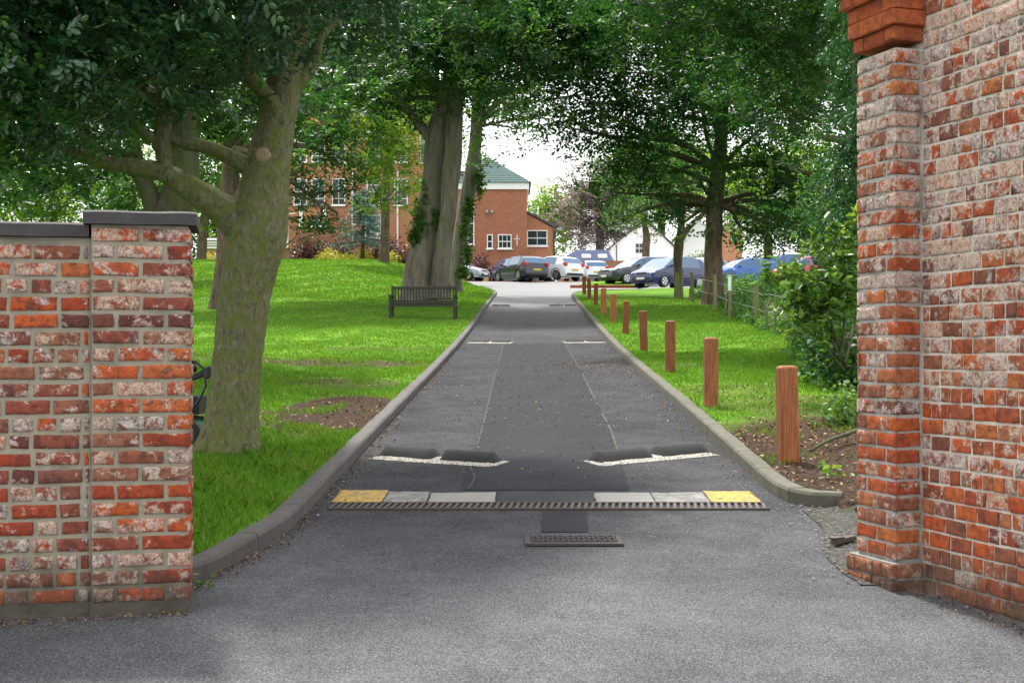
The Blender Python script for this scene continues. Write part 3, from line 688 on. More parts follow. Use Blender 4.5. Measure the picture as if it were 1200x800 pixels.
# ------------------------------------------------------------------ leaves and trees
def leaf_arrays(C, size, shape='rhomb', up=.35, aspect=.55, droop=0., rng=RNG, v=None, fold=.25, face=None, dirs=None, nrm=None):
    n = len(C); 
    d = rng.normal(size=(n, 3)); d[:, 2] = d[:, 2] * .6 - droop
    if dirs is not None: d = dirs + d * .25
    d /= np.linalg.norm(d, axis=1)[:, None]
    nn = rng.normal(size=(n, 3)) * .75; nn[:, 2] += up * 2
    if nrm is not None: nn = nrm + nn * .35
    if face is not None: nn = nn + face
    s = np.cross(d, nn); s /= np.linalg.norm(s, axis=1)[:, None] + 1e-9; nr = np.cross(s, d)
    sz = size * rng.uniform(.65, 1.3, n)[:, None]
    b = C - d * sz * .5
    if shape == 'rhomb':
        V = np.stack([b, b + d * sz * .45 + s * sz * aspect * .5 + nr * sz * fold * .3, b + d * sz, b + d * sz * .45 - s * sz * aspect * .5 + nr * sz * fold * .3], 1)
        Q = (np.arange(n)[:, None] * 4 + np.array([0, 1, 2, 3])[None])
        k = 4
    else:
        V = np.stack([b, b + d * sz * .28 + s * sz * aspect * .42 + nr * sz * fold * .3, b + d * sz * .68 + s * sz * aspect * .40 + nr * sz * fold * .25, b + d * sz * 1.02 - nr * sz * fold * .2,
                      b + d * sz * .68 - s * sz * aspect * .40 + nr * sz * fold * .25, b + d * sz * .28 - s * sz * aspect * .42 + nr * sz * fold * .3], 1)
        Q = (np.arange(n)[:, None, None] * 6 + np.array([[0, 1, 2, 3], [0, 3, 4, 5]])[None]).reshape(-1, 4); k = 6
    if v is None: v = rng.random(n)
    return V.reshape(-1, 3), Q, np.repeat(v, k)
def add_leaves(name, C, size, mat, parent=None, **kw):
    V, Q, a = leaf_arrays(np.asarray(C), size, **kw); return big_mesh(name, V, Q, mat, parent, a)
def lobe_clusters(lobes, rng, per_m3=1.2, inner=.35, gap=.0, gs=.6):
    out = []; idx = []
    for i, (c, r) in enumerate(lobes):
        r = np.array(r if hasattr(r, '__len__') else (r, r, r * .75)); vol = 4.19 * r.prod(); n = max(6, int(vol * per_m3))
        d = rng.normal(size=(n, 3)); d /= np.linalg.norm(d, axis=1)[:, None]
        rad = inner + (1 - inner) * rng.random(n) ** .6
        p = np.array(tuple(c)) + d * rad[:, None] * r * rng.uniform(.9, 1.12, (n, 1))
        if gap > 0:
            keep = np.array([mn.noise(Vector(q) * gs) > -.5 + gap for q in p]); p = p[keep]
        out.append(p); idx += [i] * len(p)
    return np.concatenate(out), np.array(idx)
def crown(tree, lobes, mat, leaf, nleaf, per_m3=1.2, spread=.4, inner=.35, gap=.0, shape='rhomb', seed=1, name='crown', gs=.6, **kw):
    if shape == 'rhomb': nleaf = int(nleaf * 1.8); per_m3 *= 1.5; leaf *= 1.15; inner = .1
    rng = np.random.default_rng(seed)
    C, idx = lobe_clusters(lobes, rng, per_m3, inner, gap, gs)
    q = 9; ns = max(2, round(nleaf / q)); m_ = len(C) * ns
    S = np.repeat(C, ns, 0) + rng.normal(size=(m_, 3)) * spread * np.array([1, 1, .5])
    d = rng.normal(size=(m_, 3)) * np.array([1, 1, .5]) + np.array([0, 0, -.25]); d /= np.linalg.norm(d, axis=1)[:, None]
    up_ = rng.normal(size=(m_, 3)) * .45 + np.array([0, 0, 1.]); sd = np.cross(d, up_); sd /= np.linalg.norm(sd, axis=1)[:, None]; up2 = np.cross(sd, d)
    t = np.tile(np.arange(q) / (q - 1) - .5, m_)[:, None]; sg = np.tile(np.where(np.arange(q) % 2, 1., -1.), m_)[:, None]; sg[q - 1::q] = 0
    dd, ss_, uu = (np.repeat(k, q, 0) for k in (d, sd, up2)); Ln = leaf * 3.4
    P = np.repeat(S, q, 0) + dd * t * Ln + ss_ * sg * leaf * .42 - uu * (t + .5) ** 2 * leaf * .6 + rng.normal(size=(m_ * q, 3)) * leaf * .10
    n = len(P); cv = np.repeat(rng.random(len(C)), ns * q); sv = np.repeat(rng.random(m_), q); v = np.clip(.5 * cv + .3 * sv + .2 * rng.random(n), 0, 1)
    kw = dict(kw, dirs=dd * .8 + ss_ * sg * .7, nrm=uu * 1.0)
    return add_leaves(name, P, leaf, mat, tree, shape=shape, rng=rng, v=v, **kw), C, idx
def limb(mb, a, b, r0, r1, sag=.15, seg=7, n=9, rough=.12, seed=0):
    rs = random.Random(seed); a = Vector(a); b = Vector(b); L_ = (b - a).length
    m1 = a.lerp(b, .35) + Vector((rs.uniform(-1, 1), rs.uniform(-1, 1), rs.uniform(.2, 1))) * L_ * sag
    m2 = a.lerp(b, .7) + Vector((rs.uniform(-1, 1), rs.uniform(-1, 1), rs.uniform(-.3, .6))) * L_ * sag
    P = smooth_path([a, m1, m2, b], n); mb.tube(P, list(np.linspace(r0, r1, n)), seg, rough)
    return P
def branches(mb, forks, lobes, C, idx, r0, seed=1, twigs=9, tr=.016):
    r0 *= .7; twigs = min(twigs, 5)
    rs = random.Random(seed)
    for i, (c, r) in enumerate(lobes):
        f = min(forks, key=lambda q: (Vector(q) - Vector(c)).length + rs.uniform(0, 1))
        P = limb(mb, f, c, r0 * rs.uniform(.7, 1.1), r0 * .25, .12, seed=seed * 31 + i)
        cl = C[idx == i]
        if len(cl):
            for k in rs.sample(range(len(cl)), min(twigs, len(cl))):
                st = P[rs.randint(4, len(P) - 1)]
                limb(mb, st, cl[k], tr, tr * .25, .15, 5, 6, 0, seed=seed * 77 + i * 13 + k)

G1 = [(0, (.010, .028, .010)), (.5, (.020, .055, .016)), (.85, (.035, .085, .020)), (1, (.07, .13, .03))]
M['holly'] = mat_leaf('leaf_holly', [(0, (.012, .045, .022)), (.6, (.025, .085, .035)), (.88, (.06, .16, .045)), (1, (.18, .26, .08))], .22, .28, .7)
M['beech'] = mat_leaf('leaf_beech', [(0, (.012, .05, .014)), (.5, (.038, .115, .018)), (.82, (.10, .21, .03)), (1, (.19, .31, .05))], .5)
M['lime'] = mat_leaf('leaf_light_green', [(0, (.06, .14, .015)), (.6, (.14, .25, .03)), (1, (.26, .38, .05))], .55)
M['dark'] = mat_leaf('leaf_dark', [(0, (.008, .036, .015)), (.55, (.024, .082, .020)), (.82, (.07, .16, .03)), (1, (.15, .27, .04))], .48)
M['copper'] = mat_leaf('leaf_copper', [(0, (.09, .06, .07)), (.6, (.17, .125, .14)), (1, (.26, .21, .22))], .3)
M['purple'] = mat_leaf('leaf_purple_shrub', [(0, (.045, .014, .02)), (.6, (.09, .03, .04)), (1, (.17, .07, .07))], .3)
M['gold'] = mat_leaf('leaf_golden_shrub', [(0, (.22, .22, .02)), (.6, (.38, .36, .04)), (1, (.5, .48, .09))], .35)
M['spruce'] = mat_leaf('needle_blue', [(0, (.06, .12, .12)), (.6, (.12, .2, .2)), (1, (.2, .3, .3))], .15)
M['cypress'] = mat_leaf('leaf_cypress', [(0, (.012, .06, .02)), (.6, (.03, .12, .03)), (1, (.06, .19, .05))], .25)
M['laurel'] = mat_leaf('leaf_laurel', [(0, (.035, .10, .015)), (.6, (.08, .18, .025)), (1, (.2, .32, .05))], .35, .42, .35)
M['ivy'] = mat_leaf('leaf_ivy', [(0, (.03, .08, .015)), (.6, (.06, .14, .02)), (1, (.13, .2, .04))], .3)
M['weed'] = mat_leaf('leaf_weeds', [(0, (.03, .10, .02)), (.6, (.065, .17, .03)), (1, (.13, .25, .06))], .4)
M['litter'] = mat_leaf('leaf_fallen', [(0, (.045, .022, .014)), (.45, (.11, .06, .035)), (.82, (.24, .15, .08)), (1, (.42, .33, .18))], .1, .8, .1)
M['grass'] = mat_leaf('grass_blade', [(0, (.055, .17, .010)), (.6, (.10, .22, .018)), (.92, (.18, .30, .032)), (1, (.27, .26, .10))], .35, .6, .2)
M['bark_smooth'] = mat_bark('bark_olive', (.065, .062, .04), (.28, .265, .17), (.155, .185, .035), .48, (1, 1, .5), 30, .045)
M['bark_grey'] = mat_bark('bark_grey', (.085, .075, .06), (.25, .22, .18), (.12, .14, .06), .62, (1, 1, .16), 5, .07)
M['bark_brown'] = mat_bark('bark_brown', (.05, .035, .024), (.19, .14, .10), (.10, .11, .05), .64, (1, 1, .22), 9, .06)
M['bark_dark'] = mat_bark('bark_dark', (.035, .032, .022), (.10, .10, .06), (.07, .09, .03), .5, (1, 1, .3), 9, .03)

def px_path(rows, D, dD=None):
    return [W(x, y, D + (dD[i] if dD else 0)) for i, (x, y, _w) in enumerate(rows)], [w_ / 2 / F * D for _x, _y, w_ in rows]
def trunk(mb, rows, D, seg=20, n=40, rough=.1, dD=None, flare=0, freq=3.):
    p, r = px_path(rows, D, dD); P = smooth_path(p, n); rr = np.interp(np.linspace(0, 1, n), np.linspace(0, 1, len(r)), r)
    fl = None
    if flare: 
        fl = lambda t, a: 1 + flare * math.exp(-t * 26) * (.45 + .55 * math.sin(a * 5 + 1.3) ** 2)
    mb.tube(P, list(rr), seg, rough, fl=fl, freq=freq); return P

# --- T1: the near tree with the olive trunk
D1 = lawn_D(270, 527); K1 = D1 / 13.2
g1 = GX(276, D1)
yb1 = HY - g1.z / D1 * F
t1 = empty('leafy_tree', g1, 0, 'near tree with smooth olive green trunk and glossy dark leaves beside the left pillar', 'tree')
mb = MB()
S1 = [(268, yb1 + 6, 62), (271, 500, 59), (276, 450, 57), (281, 400, 57), (286, 350, 60), (294, 310, 64), (301, 275, 70), (305, 245, 66), (311, 215, 56), (317, 180, 50), (325, 140, 43), (335, 90, 39), (344, 40, 36), (350, -30, 30), (352, -120, 22), (345, -220, 15)]
trunk(mb, S1, D1, 48, 170, .07, flare=.75, freq=6)
l1, r1 = px_path([(303, 300, 26), (292, 277, 42), (276, 258, 44), (256, 242, 36), (234, 228, 31), (212, 214, 28), (190, 202, 22), (160, 196, 19), (120, 190, 16), (80, 178, 14), (30, 168, 10), (-40, 150, 6)], D1, [.02, -.02, -.06, -.1, -.15, -.2, -.25, -.3, -.35, -.4, -.5, -.6])
P = smooth_path(l1, 50); mb.tube(P, list(np.interp(np.linspace(0, 1, 50), np.linspace(0, 1, len(r1)), r1)), 16, .12, freq=4)
l2, r2 = px_path([(312, 225, 14), (302, 205, 25), (285, 192, 22), (262, 180, 17), (240, 172, 16), (215, 167, 15), (193, 160, 12), (175, 162, 11), (150, 140, 9), (110, 120, 6)], D1, [.05, 0, -.06, -.1, -.15, -.2, -.25, -.3, -.4, -.5])
P = smooth_path(l2, 40); mb.tube(P, list(np.interp(np.linspace(0, 1, 40), np.linspace(0, 1, len(r2)), r2)), 12, .15, freq=4)
l3, r3 = px_path([(196, 203, 16), (190, 170, 20), (192, 130, 20), (190, 90, 16), (182, 40, 12), (176, -40, 8)], D1 - .25)
P = smooth_path(l3, 30); mb.tube(P, list(np.interp(np.linspace(0, 1, 30), np.linspace(0, 1, len(r3)), r3)), 12, .12, freq=4)
for a, b, r_ in (((322, 165), (290, 60), .10), ((330, 120), (400, 20), .08), ((340, 70), (270, -60), .08), ((190, 120), (90, 60), .06), ((120, 190), (60, 120), .05), ((196, 100), (240, 10), .05), ((320, 60), (380, -20), .05)):
    limb(mb, W(*a, D1), W(*b, D1 - random.uniform(-.8, 1.2)), r_, r_ * .3, .1, 8, 12, seed=int(a[0]))
lob1 = []
for x, y, d, r_ in ((-60, 40, 11.5, 1.3), (40, 20, 11, 1.2), (30, 110, 12, 1.0), (130, 30, 11.2, 1.1), (120, 100, 12.3, .8), (220, 10, 11.5, 1.0), (235, 70, 12.5, .8), (310, -5, 12, .95), (290, 60, 12.9, .6), (-40, 150, 12, 1.0), (70, 160, 13, .75),
                    (170, -80, 11.5, 1.4), (20, -100, 11.5, 1.4), (320, -120, 12.5, 1.5), (400, -30, 13.6, 1.0), (385, 50, 14.2, .6), (430, 10, 15, .8), (0, 215, 14, .6), (60, 195, 13.4, .5),  (160, 60, 15, 1.3), (270, 20, 15.5, 1.4), (60, 80, 16, 1.5), (250, -260, 13, 2.0), (90, -230, 12, 1.9), (390, -220, 14, 1.7), (220, -420, 13.5, 2.2), (-100, -120, 13, 2.0), (480, -150, 15.5, 1.5)):  # unseen lobes high above the frame added so the crown shades lawn and drive
    r_ *= K1; lob1.append((W(x, y, d * K1), (r_, r_ * .9, r_ * .75)))
_, C, ix = crown(t1, lob1, M['holly'], .066, 38, 34, .15, .25, shape='ovate', seed=3, aspect=.62, up=.35, fold=.35)
t1w = MB(); rs = random.Random(4)
sel = rs.sample(range(len(C)), 170)
for k in sel:
    c = Vector(C[k]); d = Vector((rs.uniform(-1, 1), rs.uniform(-.6, .6), rs.uniform(-.6, .5))).normalized() * rs.uniform(.3, .75)
    limb(t1w, c - d * .6, c + d * .5, .011, .004, .15, 5, 7, 0, seed=k)
tag(t1w.build('twigs', M['bark_smooth'], t1), kind='stuff')
mb.build('trunk', M['bark_smooth'], t1, smooth=True)
for x, y, r_ in ((308, 182, 8), (304, 296, 10), (276, 452, 6)):
    mk = MB(); Dk = D1 - .17; c = W(x, y, Dk)
    mk.tube([c + Vector((0, .07, 0)), c + Vector((0, .01, 0)), c + Vector((0, -.02, 0)), c + Vector((.0, -.022, .0))], [r_ / F * D1 * 1.5, r_ / F * D1 * 1.25, r_ / F * D1 * .95, r_ / F * D1 * .6], 18, .15)
    mk.build('knot', M['bark_smooth'] if y > 200 else plain('cut_wood', (.26, .19, .12), .8, .3, 30, bump=.005), t1, smooth=True)

# --- T2: dark stems behind the left wall
D2 = 19; g2 = GX(186, D2); t2 = empty('dark_tree', g2, 0, 'shaded tree with two dark stems rising behind the left pillar', 'tree'); mb = MB()
trunk(mb, [(186, HY - g2.z / D2 * F + 5, 50), (190, 330, 44), (200, 260, 42), (212, 215, 38), (216, 160, 32), (222, 100, 28), (228, 20, 22), (232, -90, 14)], D2, 16, 50, .1)
trunk(mb, [(196, 290, 30), (180, 240, 24), (160, 190, 18), (150, 120, 16), (140, 30, 12), (136, -80, 8)], D2, 12, 40, .1)
lob = [(W(x, y, d), r_) for x, y, d, r_ in ((120, 60, 19, 2.0), (230, 0, 19, 1.9), (40, 120, 18, 1.6), (300, 90, 20, 1.3), (10, 0, 19, 2.2), (160, 130, 20, 1.3), (-60, 150, 20, 2), (330, 130, 21, .9))]
_, C, ix = crown(t2, lob, M['dark'], .10, 34, 9, .25, .2, seed=5, shape='ovate', aspect=.6)
branches(mb, [W(216, 160, D2), W(222, 100, D2), W(160, 190, D2)], lob, C, ix, .09, 5, 10, .02); mb.build('trunk', M['bark_dark'], t2, smooth=True)

def make_tree(name, label, x, D, stem, lobes, leafmat, barkmat, leaf=.13, nleaf=22, per=1.0, spread=.45, gap=0., seg=14, rough=.12, forks=None, seed=1, group=None, r0=.16, flare=.3, twigs=8, shape='rhomb', extra=None, inner=.35, **kw):
    g = GX(x, D); t = empty(name, g, 0, label, 'tree', group); mb = MB()
    yb = HY - g.z / D * F; rows = [(x, yb + 4, stem[0][2] * 1.08)] + list(stem)
    trunk(mb, rows, D, seg, 60, rough, flare=flare)
    if extra: 
        for e in extra: trunk(mb, e, D - .4, seg, 50, rough, flare=flare)
    lb = [(W(a, b, d), r_) for a, b, d, r_ in lobes]
    _, C, ix = crown(t, lb, leafmat, leaf, nleaf, per, spread, inner, gap, seed=seed, shape=shape, **kw)
    fk = forks or [(stem[-1][0], stem[-1][1]), (stem[-2][0], stem[-2][1])]
    branches(mb, [W(a, b, D) for a, b in fk], lb, C, ix, r0, seed, twigs)
    mb.build('trunk', barkmat, t, smooth=True); return t, C
def ivy_on(tree, rows, D, n, size, seed, spreadpx=4):
    rng = np.random.default_rng(seed); P = []
    for _ in range(n):
        i = rng.integers(0, len(rows)); x, y, rx, ry = rows[i]; an = rng.uniform(math.pi, 2 * math.pi)
        r_ = rx / F * D; px = x + rng.normal() * rx * .35; py = y + rng.normal() * ry * .5
        c = W(px, py, D); P.append((c.x, c.y - r_ * rng.uniform(.55, 1.1) - .05, c.z))
    return add_leaves('ivy', np.array(P), size, M['ivy'], tree, rng=rng, up=.1, face=np.array([0, -1.2, .2]))

# --- TA: the twin trunk behind the bench; TB right behind it
DA = lawn_D(495, 357)
tA, _ = make_tree('broadleaf_tree', 'big tree with thick fluted grey twin trunk behind the bench', 489, DA,
    [(489, 345, 42), (489, 328, 34), (497, 279, 28), (502, 246, 26), (507, 212, 25), (511, 179, 25), (517, 146, 26), (525, 118, 27), (532, 80, 24), (536, 20, 20), (538, -60, 16)],
    [(480, 60, 42, 3.0), (560, 40, 40, 3.0), (400, 50, 44, 2.6), (640, 30, 42, 3.0), (520, -20, 44, 4.0), (440, 110, 44, 2.0), (590, 85, 44, 1.7), (370, 120, 46, 1.8), (610, 120, 48, 1.6), (690, 70, 44, 2.0), (430, -40, 48, 4.0), (620, -60, 46, 4), (350, 20, 44, 3), (545, 90, 41, 1.3), (500, 95, 48, 2)],
    M['dark'], M['bark_grey'], .16, 24, 1.2, .42, gap=.22, rough=.16, forks=[(527, 120), (508, 180), (532, 80)], seed=11, r0=.22, seg=28, flare=.5,
    extra=[[(514, 350, 26), (515, 328, 20), (521, 279, 19), (525, 246, 20), (528, 212, 20), (531, 179, 20), (532, 146, 20), (535, 110, 16), (540, 50, 12)]])
mb = MB(); limb(mb, W(513, 172, DA), W(462, 110, DA - .5), .20, .10, .08, 10, 14, seed=3); limb(mb, W(470, 118, DA - .4), W(425, 85, DA - 1), .14, .06, .1, 8, 10, seed=5)
mb.build('side_limb', M['bark_grey'], tA, smooth=True)
ivy_on(tA, [(493, 262, 14, 24), (487, 280, 12, 10), (516, 260, 12, 16), (500, 240, 10, 20), (515, 325, 8, 12), (520, 335, 9, 6)], DA, 1500, .16, 2)
tB, _ = make_tree('broadleaf_tree', 'second grey trunk leaning right just beyond the twin trunk', 534, 56,
    [(533, 322, 17), (538, 290, 16), (543, 262, 17), (548, 229, 17), (552, 205, 16), (556, 180, 16), (558, 150, 14), (560, 110, 14), (565, 50, 10)],
    [(600, 100, 54, 2.3), (560, 130, 55, 2.2), (640, 90, 56, 2.2), (580, 50, 56, 3.2), (660, 50, 56, 2.6), (625, 138, 56, 1.5), (570, 170, 57, 1.5), (600, 150, 56, 1.5), (566, 196, 54, .9), (650, 130, 56, 1.5), (690, 110, 56, 1.6), (650, 5, 58, 3)],
    M['beech'], M['bark_grey'], .17, 20, .85, .55, gap=.25, forks=[(552, 180), (556, 150)], seed=12, r0=.14)
ivy_on(tB, [(546, 270, 12, 22), (550, 245, 10, 14), (543, 320, 10, 8), (548, 300, 8, 12), (562, 215, 9, 20)], 56, 1300, .18, 3)
# light green tree seen between the trunks
make_tree('broadleaf_tree', 'light green tree left of the twin trunk, in front of the brick building', 448, 74, [(450, 300, 12), (452, 240, 10), (455, 180, 8)],
    [(440, 150, 70, 3.0), (470, 180, 70, 2.4), (440, 190, 68, 1.8), (488, 215, 68, 1.0), (415, 170, 68, 1.6), (425, 120, 72, 2.8), (480, 130, 72, 2.8), (455, 215, 70, 2.0), (465, 100, 74, 3), (475, 240, 70, 1.1), (430, 235, 70, 1.1)], M['lime'], M['bark_brown'], .2, 20, .8, .5, gap=.2, seed=13, r0=.1)
make_tree('broadleaf_tree', 'lawn tree whose trunk shows just behind the near olive trunk', 256, 40, [(256, 365, 26), (262, 330, 24), (266, 290, 24), (268, 240, 24), (272, 180, 20), (285, 100, 16), (300, 20, 12)],
    [(370, 130, 36, 2.2), (395, 190, 36, 1.5), (355, 200, 37, 1.3), (418, 222, 36, .9), (385, 240, 36, .8), (400, 165, 37, 1.3), (330, 60, 38, 3), (260, 90, 40, 3), (180, 110, 40, 2.6), (430, 80, 38, 1.8), (345, 215, 36, .7), (375, 262, 36, .45), (350, 255, 36, .5), (300, 150, 40, 1.8)],
    M['dark'], M['bark_brown'], .12, 24, 1.7, .38, gap=.12, seed=14, r0=.16, forks=[(272, 180), (285, 100), (268, 240)])
for i, (x, D, lb, lobes, mt) in enumerate((
    (60, 62, 'light green background tree seen over the left garden wall', [(40, 200, 60, 3.2), (100, 230, 60, 2.6), (0, 240, 60, 2.6), (60, 260, 62, 2), (150, 200, 62, 3), (20, 150, 62, 3)], 'lime'),
    (150, 55, 'mid green background tree between the garden wall and the dark stems', [(140, 240, 54, 2.2), (190, 220, 54, 2.2), (230, 170, 55, 2.4), (90, 180, 54, 2.6), (280, 200, 55, 2.2)], 'beech'),
    (236, 78, 'pale thin tree showing in the gap beside the near trunk', [(236, 230, 78, 2.2), (250, 205, 78, 2.4), (215, 250, 78, 1.6), (300, 170, 80, 3.5)], 'lime'))):
    make_tree('broadleaf_tree', lb, x, D, [(x, 300, 12), (x + 3, 260, 10), (x + 6, 215, 8)], lobes, M[mt], M['bark_brown'], .19, 20, .9, .5, gap=.22, seed=20 + i, r0=.09)

# --- right side trees
DC = lawn_D(836, 357)
tC, _ = make_tree('broadleaf_tree', 'big brown rough barked tree on the right lawn, behind the fence posts', 836, DC,
    [(836, 345, 26), (836, 325, 21), (836, 290, 20), (837, 262, 20), (838, 240, 20), (842, 200, 17), (846, 150, 14), (850, 80, 11)],
    [(760, 130, 42, 2.6), (830, 120, 40, 2.8), (900, 110, 42, 2.8), (720, 70, 42, 2.6), (800, 50, 42, 3.2), (880, 30, 42, 3.4), (940, 60, 44, 3), (690, 20, 42, 2.4), (760, -10, 42, 3.5), (760, 200, 43, 1.7), (820, 205, 42, 1.4), (890, 190, 42, 1.9), (720, 170, 43, 1.9), (862, 245, 43, 1.1), (800, 262, 43, .5), (905, 235, 43, 1.5), (745, 250, 43, .6), (715, 225, 43, 1.0), (935, 215, 43, 1.6), (680, 150, 44, 1.4), (940, 150, 44, 2), (780, 245, 43, .8), (700, 125, 44, 1.6), (672, 140, 44, 1.3), (905, 262, 42, 1.1), (945, 262, 42, 1.3), (960, 205, 42, 1.6), (880, 272, 43, .6)],
    M['dark'], M['bark_brown'], .15, 26, 1.3, .5, gap=.18, forks=[(842, 200), (846, 150), (838, 240)], seed=31, r0=.16, seg=20, flare=.6)
mb = MB()
for a, b in (((840, 215), (770, 190)), ((842, 200), (905, 140)), ((845, 160), (950, 95))): limb(mb, W(*a, DC), W(*b, DC - 1.5), .10, .025, .06, 8, 16, seed=a[0] + b[0])
mb.build('side_limb', M['bark_dark'], tC, smooth=True)
make_tree('slim_tree', 'slim forked tree beside the parked blue people carrier', 795, 51, [(795, 335, 11), (794, 310, 10), (795, 290, 11), (798, 270, 9), (800, 245, 7), (802, 210, 6)],
    [(790, 225, 51, 1.4), (760, 244, 51, 1.1), (815, 222, 51, 1.4), (780, 252, 50, .7), (842, 250, 50, .9), (735, 225, 52, 1.0), (790, 190, 52, 1.6)], M['beech'], M['bark_brown'], .14, 20, 1.6, .4, gap=.1, seed=32, r0=.07,
    extra=[[(797, 282, 8), (806, 268, 7), (816, 258, 6), (826, 249, 5), (836, 236, 4)]])
make_tree('slim_tree', 'small tree in front of the white house', 757, 98, [(757, 292, 9), (758, 280, 9), (755, 262, 6), (750, 245, 4)],
    [(755, 240, 98, 2.4), (735, 254, 98, 1.5), (775, 256, 98, 1.7), (752, 264, 98, .8), (718, 262, 98, 1.2), (795, 262, 98, 1.2)], M['beech'], M['bark_brown'], .22, 16, .9, .5, gap=.15, seed=33, r0=.07)
# tree whose trunk stands behind the pier, its dark limbs reach across the top right
tR, _ = make_tree('spreading_tree', 'dark leaved spreading tree whose limbs reach in from behind the tall pier', 1040, 27, [(1040, 350, 60), (1038, 260, 54), (1030, 180, 50), (1020, 110, 44), (1010, 30, 34)],
    [(930, 60, 24, 1.5), (860, 30, 24, 1.5), (960, 130, 25, 1.2), (790, 20, 25, 1.5), (910, 120, 25, 1.1), (980, 20, 24, 1.6), (860, 90, 26, 1.1), (730, 5, 26, 1.3), (940, -60, 24, 2), (830, -70, 24, 2), (670, -30, 26, 1.4), (990, 230, 27, 1.2)],
    M['dark'], M['bark_dark'], .10, 27, 3.4, .32, gap=.2, forks=[(1020, 110), (1010, 30), (1030, 180)], seed=34, r0=.14, seg=14)
mb = MB()
for a, b in (((1020, 150), (890, 60)), ((1015, 80), (780, 30)), ((1025, 190), (960, 160))): limb(mb, W(*a, 27), W(*b, 25), .16, .05, .08, 8, 16, seed=a[0] + b[1])
mb.build('side_limb', M['bark_dark'], tR, smooth=True)

# background trees, right and centre
for i, (nm, lb, x, D, lobes, mt, lf, bk) in enumerate((
    ('copper_beech', 'purple leaved copper beech behind the slate roofed shed', 703, 128, [(700, 250, 126, 4.6), (690, 215, 128, 3.4), (720, 235, 128, 4), (705, 280, 126, 3.2), (740, 215, 130, 4), (670, 265, 126, 2.0), (735, 265, 128, 3)], 'copper', .26, 'bark_dark'),
    ('broadleaf_tree', 'pale green far tree between the brick gable and the copper beech', 645, 132, [(640, 250, 132, 3.6), (655, 235, 132, 2.8), (625, 262, 132, 2.4), (650, 280, 130, 2.8), (668, 260, 134, 2.6)], 'lime', .34, 'bark_brown'),
    ('broadleaf_tree', 'mid green tree above the roof of the white house', 775, 120, [(760, 200, 118, 4.5), (800, 210, 118, 4.5), (730, 190, 120, 3.6), (840, 220, 118, 4), (790, 180, 120, 5)], 'beech', .3, 'bark_brown'),
    ('broadleaf_tree', 'yellow green tree behind the blue hatchback', 900, 92, [(880, 235, 90, 3.2), (920, 225, 90, 3.5), (950, 250, 88, 3), (860, 205, 92, 3.4), (900, 262, 88, 2.4), (940, 190, 92, 4), (862, 250, 90, 1.6), (885, 278, 86, 1.3), (935, 275, 86, 2)], 'lime', .22, 'bark_brown'),
    ('broadleaf_tree', 'dark bushy tree behind the red car on the right', 965, 86, [(930, 280, 84, 1.8), (960, 270, 84, 2.4), (890, 283, 84, 1.5), (910, 255, 85, 2.2), (985, 240, 84, 3.4), (1010, 280, 84, 3)], 'dark', .2, 'bark_dark'))):
    make_tree(nm, lb, x, D, [(x, 300, 11), (x, 270, 9), (x, 240, 7)], lobes, M[mt], M[bk], lf, 16, .55 if D > 100 else .9, .8 if D > 100 else .55, gap=.15, seed=40 + i, r0=.14)

# conifer with hanging sprays beside the pier
Dc = 20; gc = GX(1012, Dc); tc = empty('conifer', gc, 0, 'bright green conifer with drooping sprays just left of the tall pier', 'tree'); mb = MB()
trunk(mb, [(1012, HY - gc.z / Dc * F, 30), (1010, 250, 22), (1006, 100, 16), (1004, -80, 8)], Dc, 10, 30, .1)
rng = np.random.default_rng(9); P = []
for i in range(150):
    y = rng.uniform(-60, 330); x = 1004 + rng.normal() * 6; a = rng.uniform(0, 2 * math.pi); Lb = rng.uniform(.35, .75) * (1 if y > 40 else .8)
    o_ = W(x, y, Dc); st = o_; 
    pts = [st + Vector((math.cos(a) * Lb * t, math.sin(a) * Lb * t, .05 * math.sin(t * 3) - .35 * t * t)) for t in np.linspace(0, 1, 6)]
    mb.tube(pts, [.012, .01, .008, .006, .004, .003], 4)
    for t in np.linspace(.2, 1, 26):
        c = np.array(pts[0]) * (1 - t) + np.array(pts[-1]) * t; c[2] += .05 * math.sin(t * 3) + .35 * t * (1 - t)
        for _ in range(5): P.append(c + rng.normal(size=3) * np.array([.06, .06, .05]) - np.array([0, 0, .05]))
add_leaves('crown', np.array(P), .11, M['cypress'], tc, aspect=.22, droop=.9, up=.1, rng=rng)
mb.build('trunk', M['bark_dark'], tc, smooth=True)

# laurel bush near the pier
Dl = 14.5; gl = GX(985, Dl); lr = empty('laurel_bush', gl, 0, 'laurel bush with big glossy light green leaves left of the tall pier', 'bush'); mb = MB()
rng = np.random.default_rng(17); P = []; 
stems = [((988, 433), (965, 405), (945, 378), (925, 350)), ((985, 420), (990, 370), (985, 320), (990, 270)), ((992, 430), (975, 380), (970, 330), (955, 290)), ((990, 425), (1005, 360), (1010, 300), (1000, 265)), ((985, 400), (955, 370), (935, 335), (905, 325)), ((980, 410), (965, 370), (950, 350), (940, 325))]
tips = []
for k, s_ in enumerate(stems):
    Q = smooth_path([W(x, y, Dl + rng.uniform(-.3, .3)) for x, y in s_], 14); mb.tube(Q, list(np.linspace(.022, .006, 14)), 6)
    for i in range(4, 14): tips.append(Q[i])
tips = np.array(tips)
for _ in range(150):
    b = tips[rng.integers(len(tips))]; d = rng.normal(size=3); d[2] = abs(d[2]) * .7 - .1; d /= np.linalg.norm(d); e = b + d * rng.uniform(.15, .42)
    mb.tube([b, (b + e) / 2 + rng.normal(size=3) * .02, e], [.005, .004, .003], 4)
    for t in np.linspace(.3, 1.05, 9): P.append(b + (e - b) * t + rng.normal(size=3) * .035)
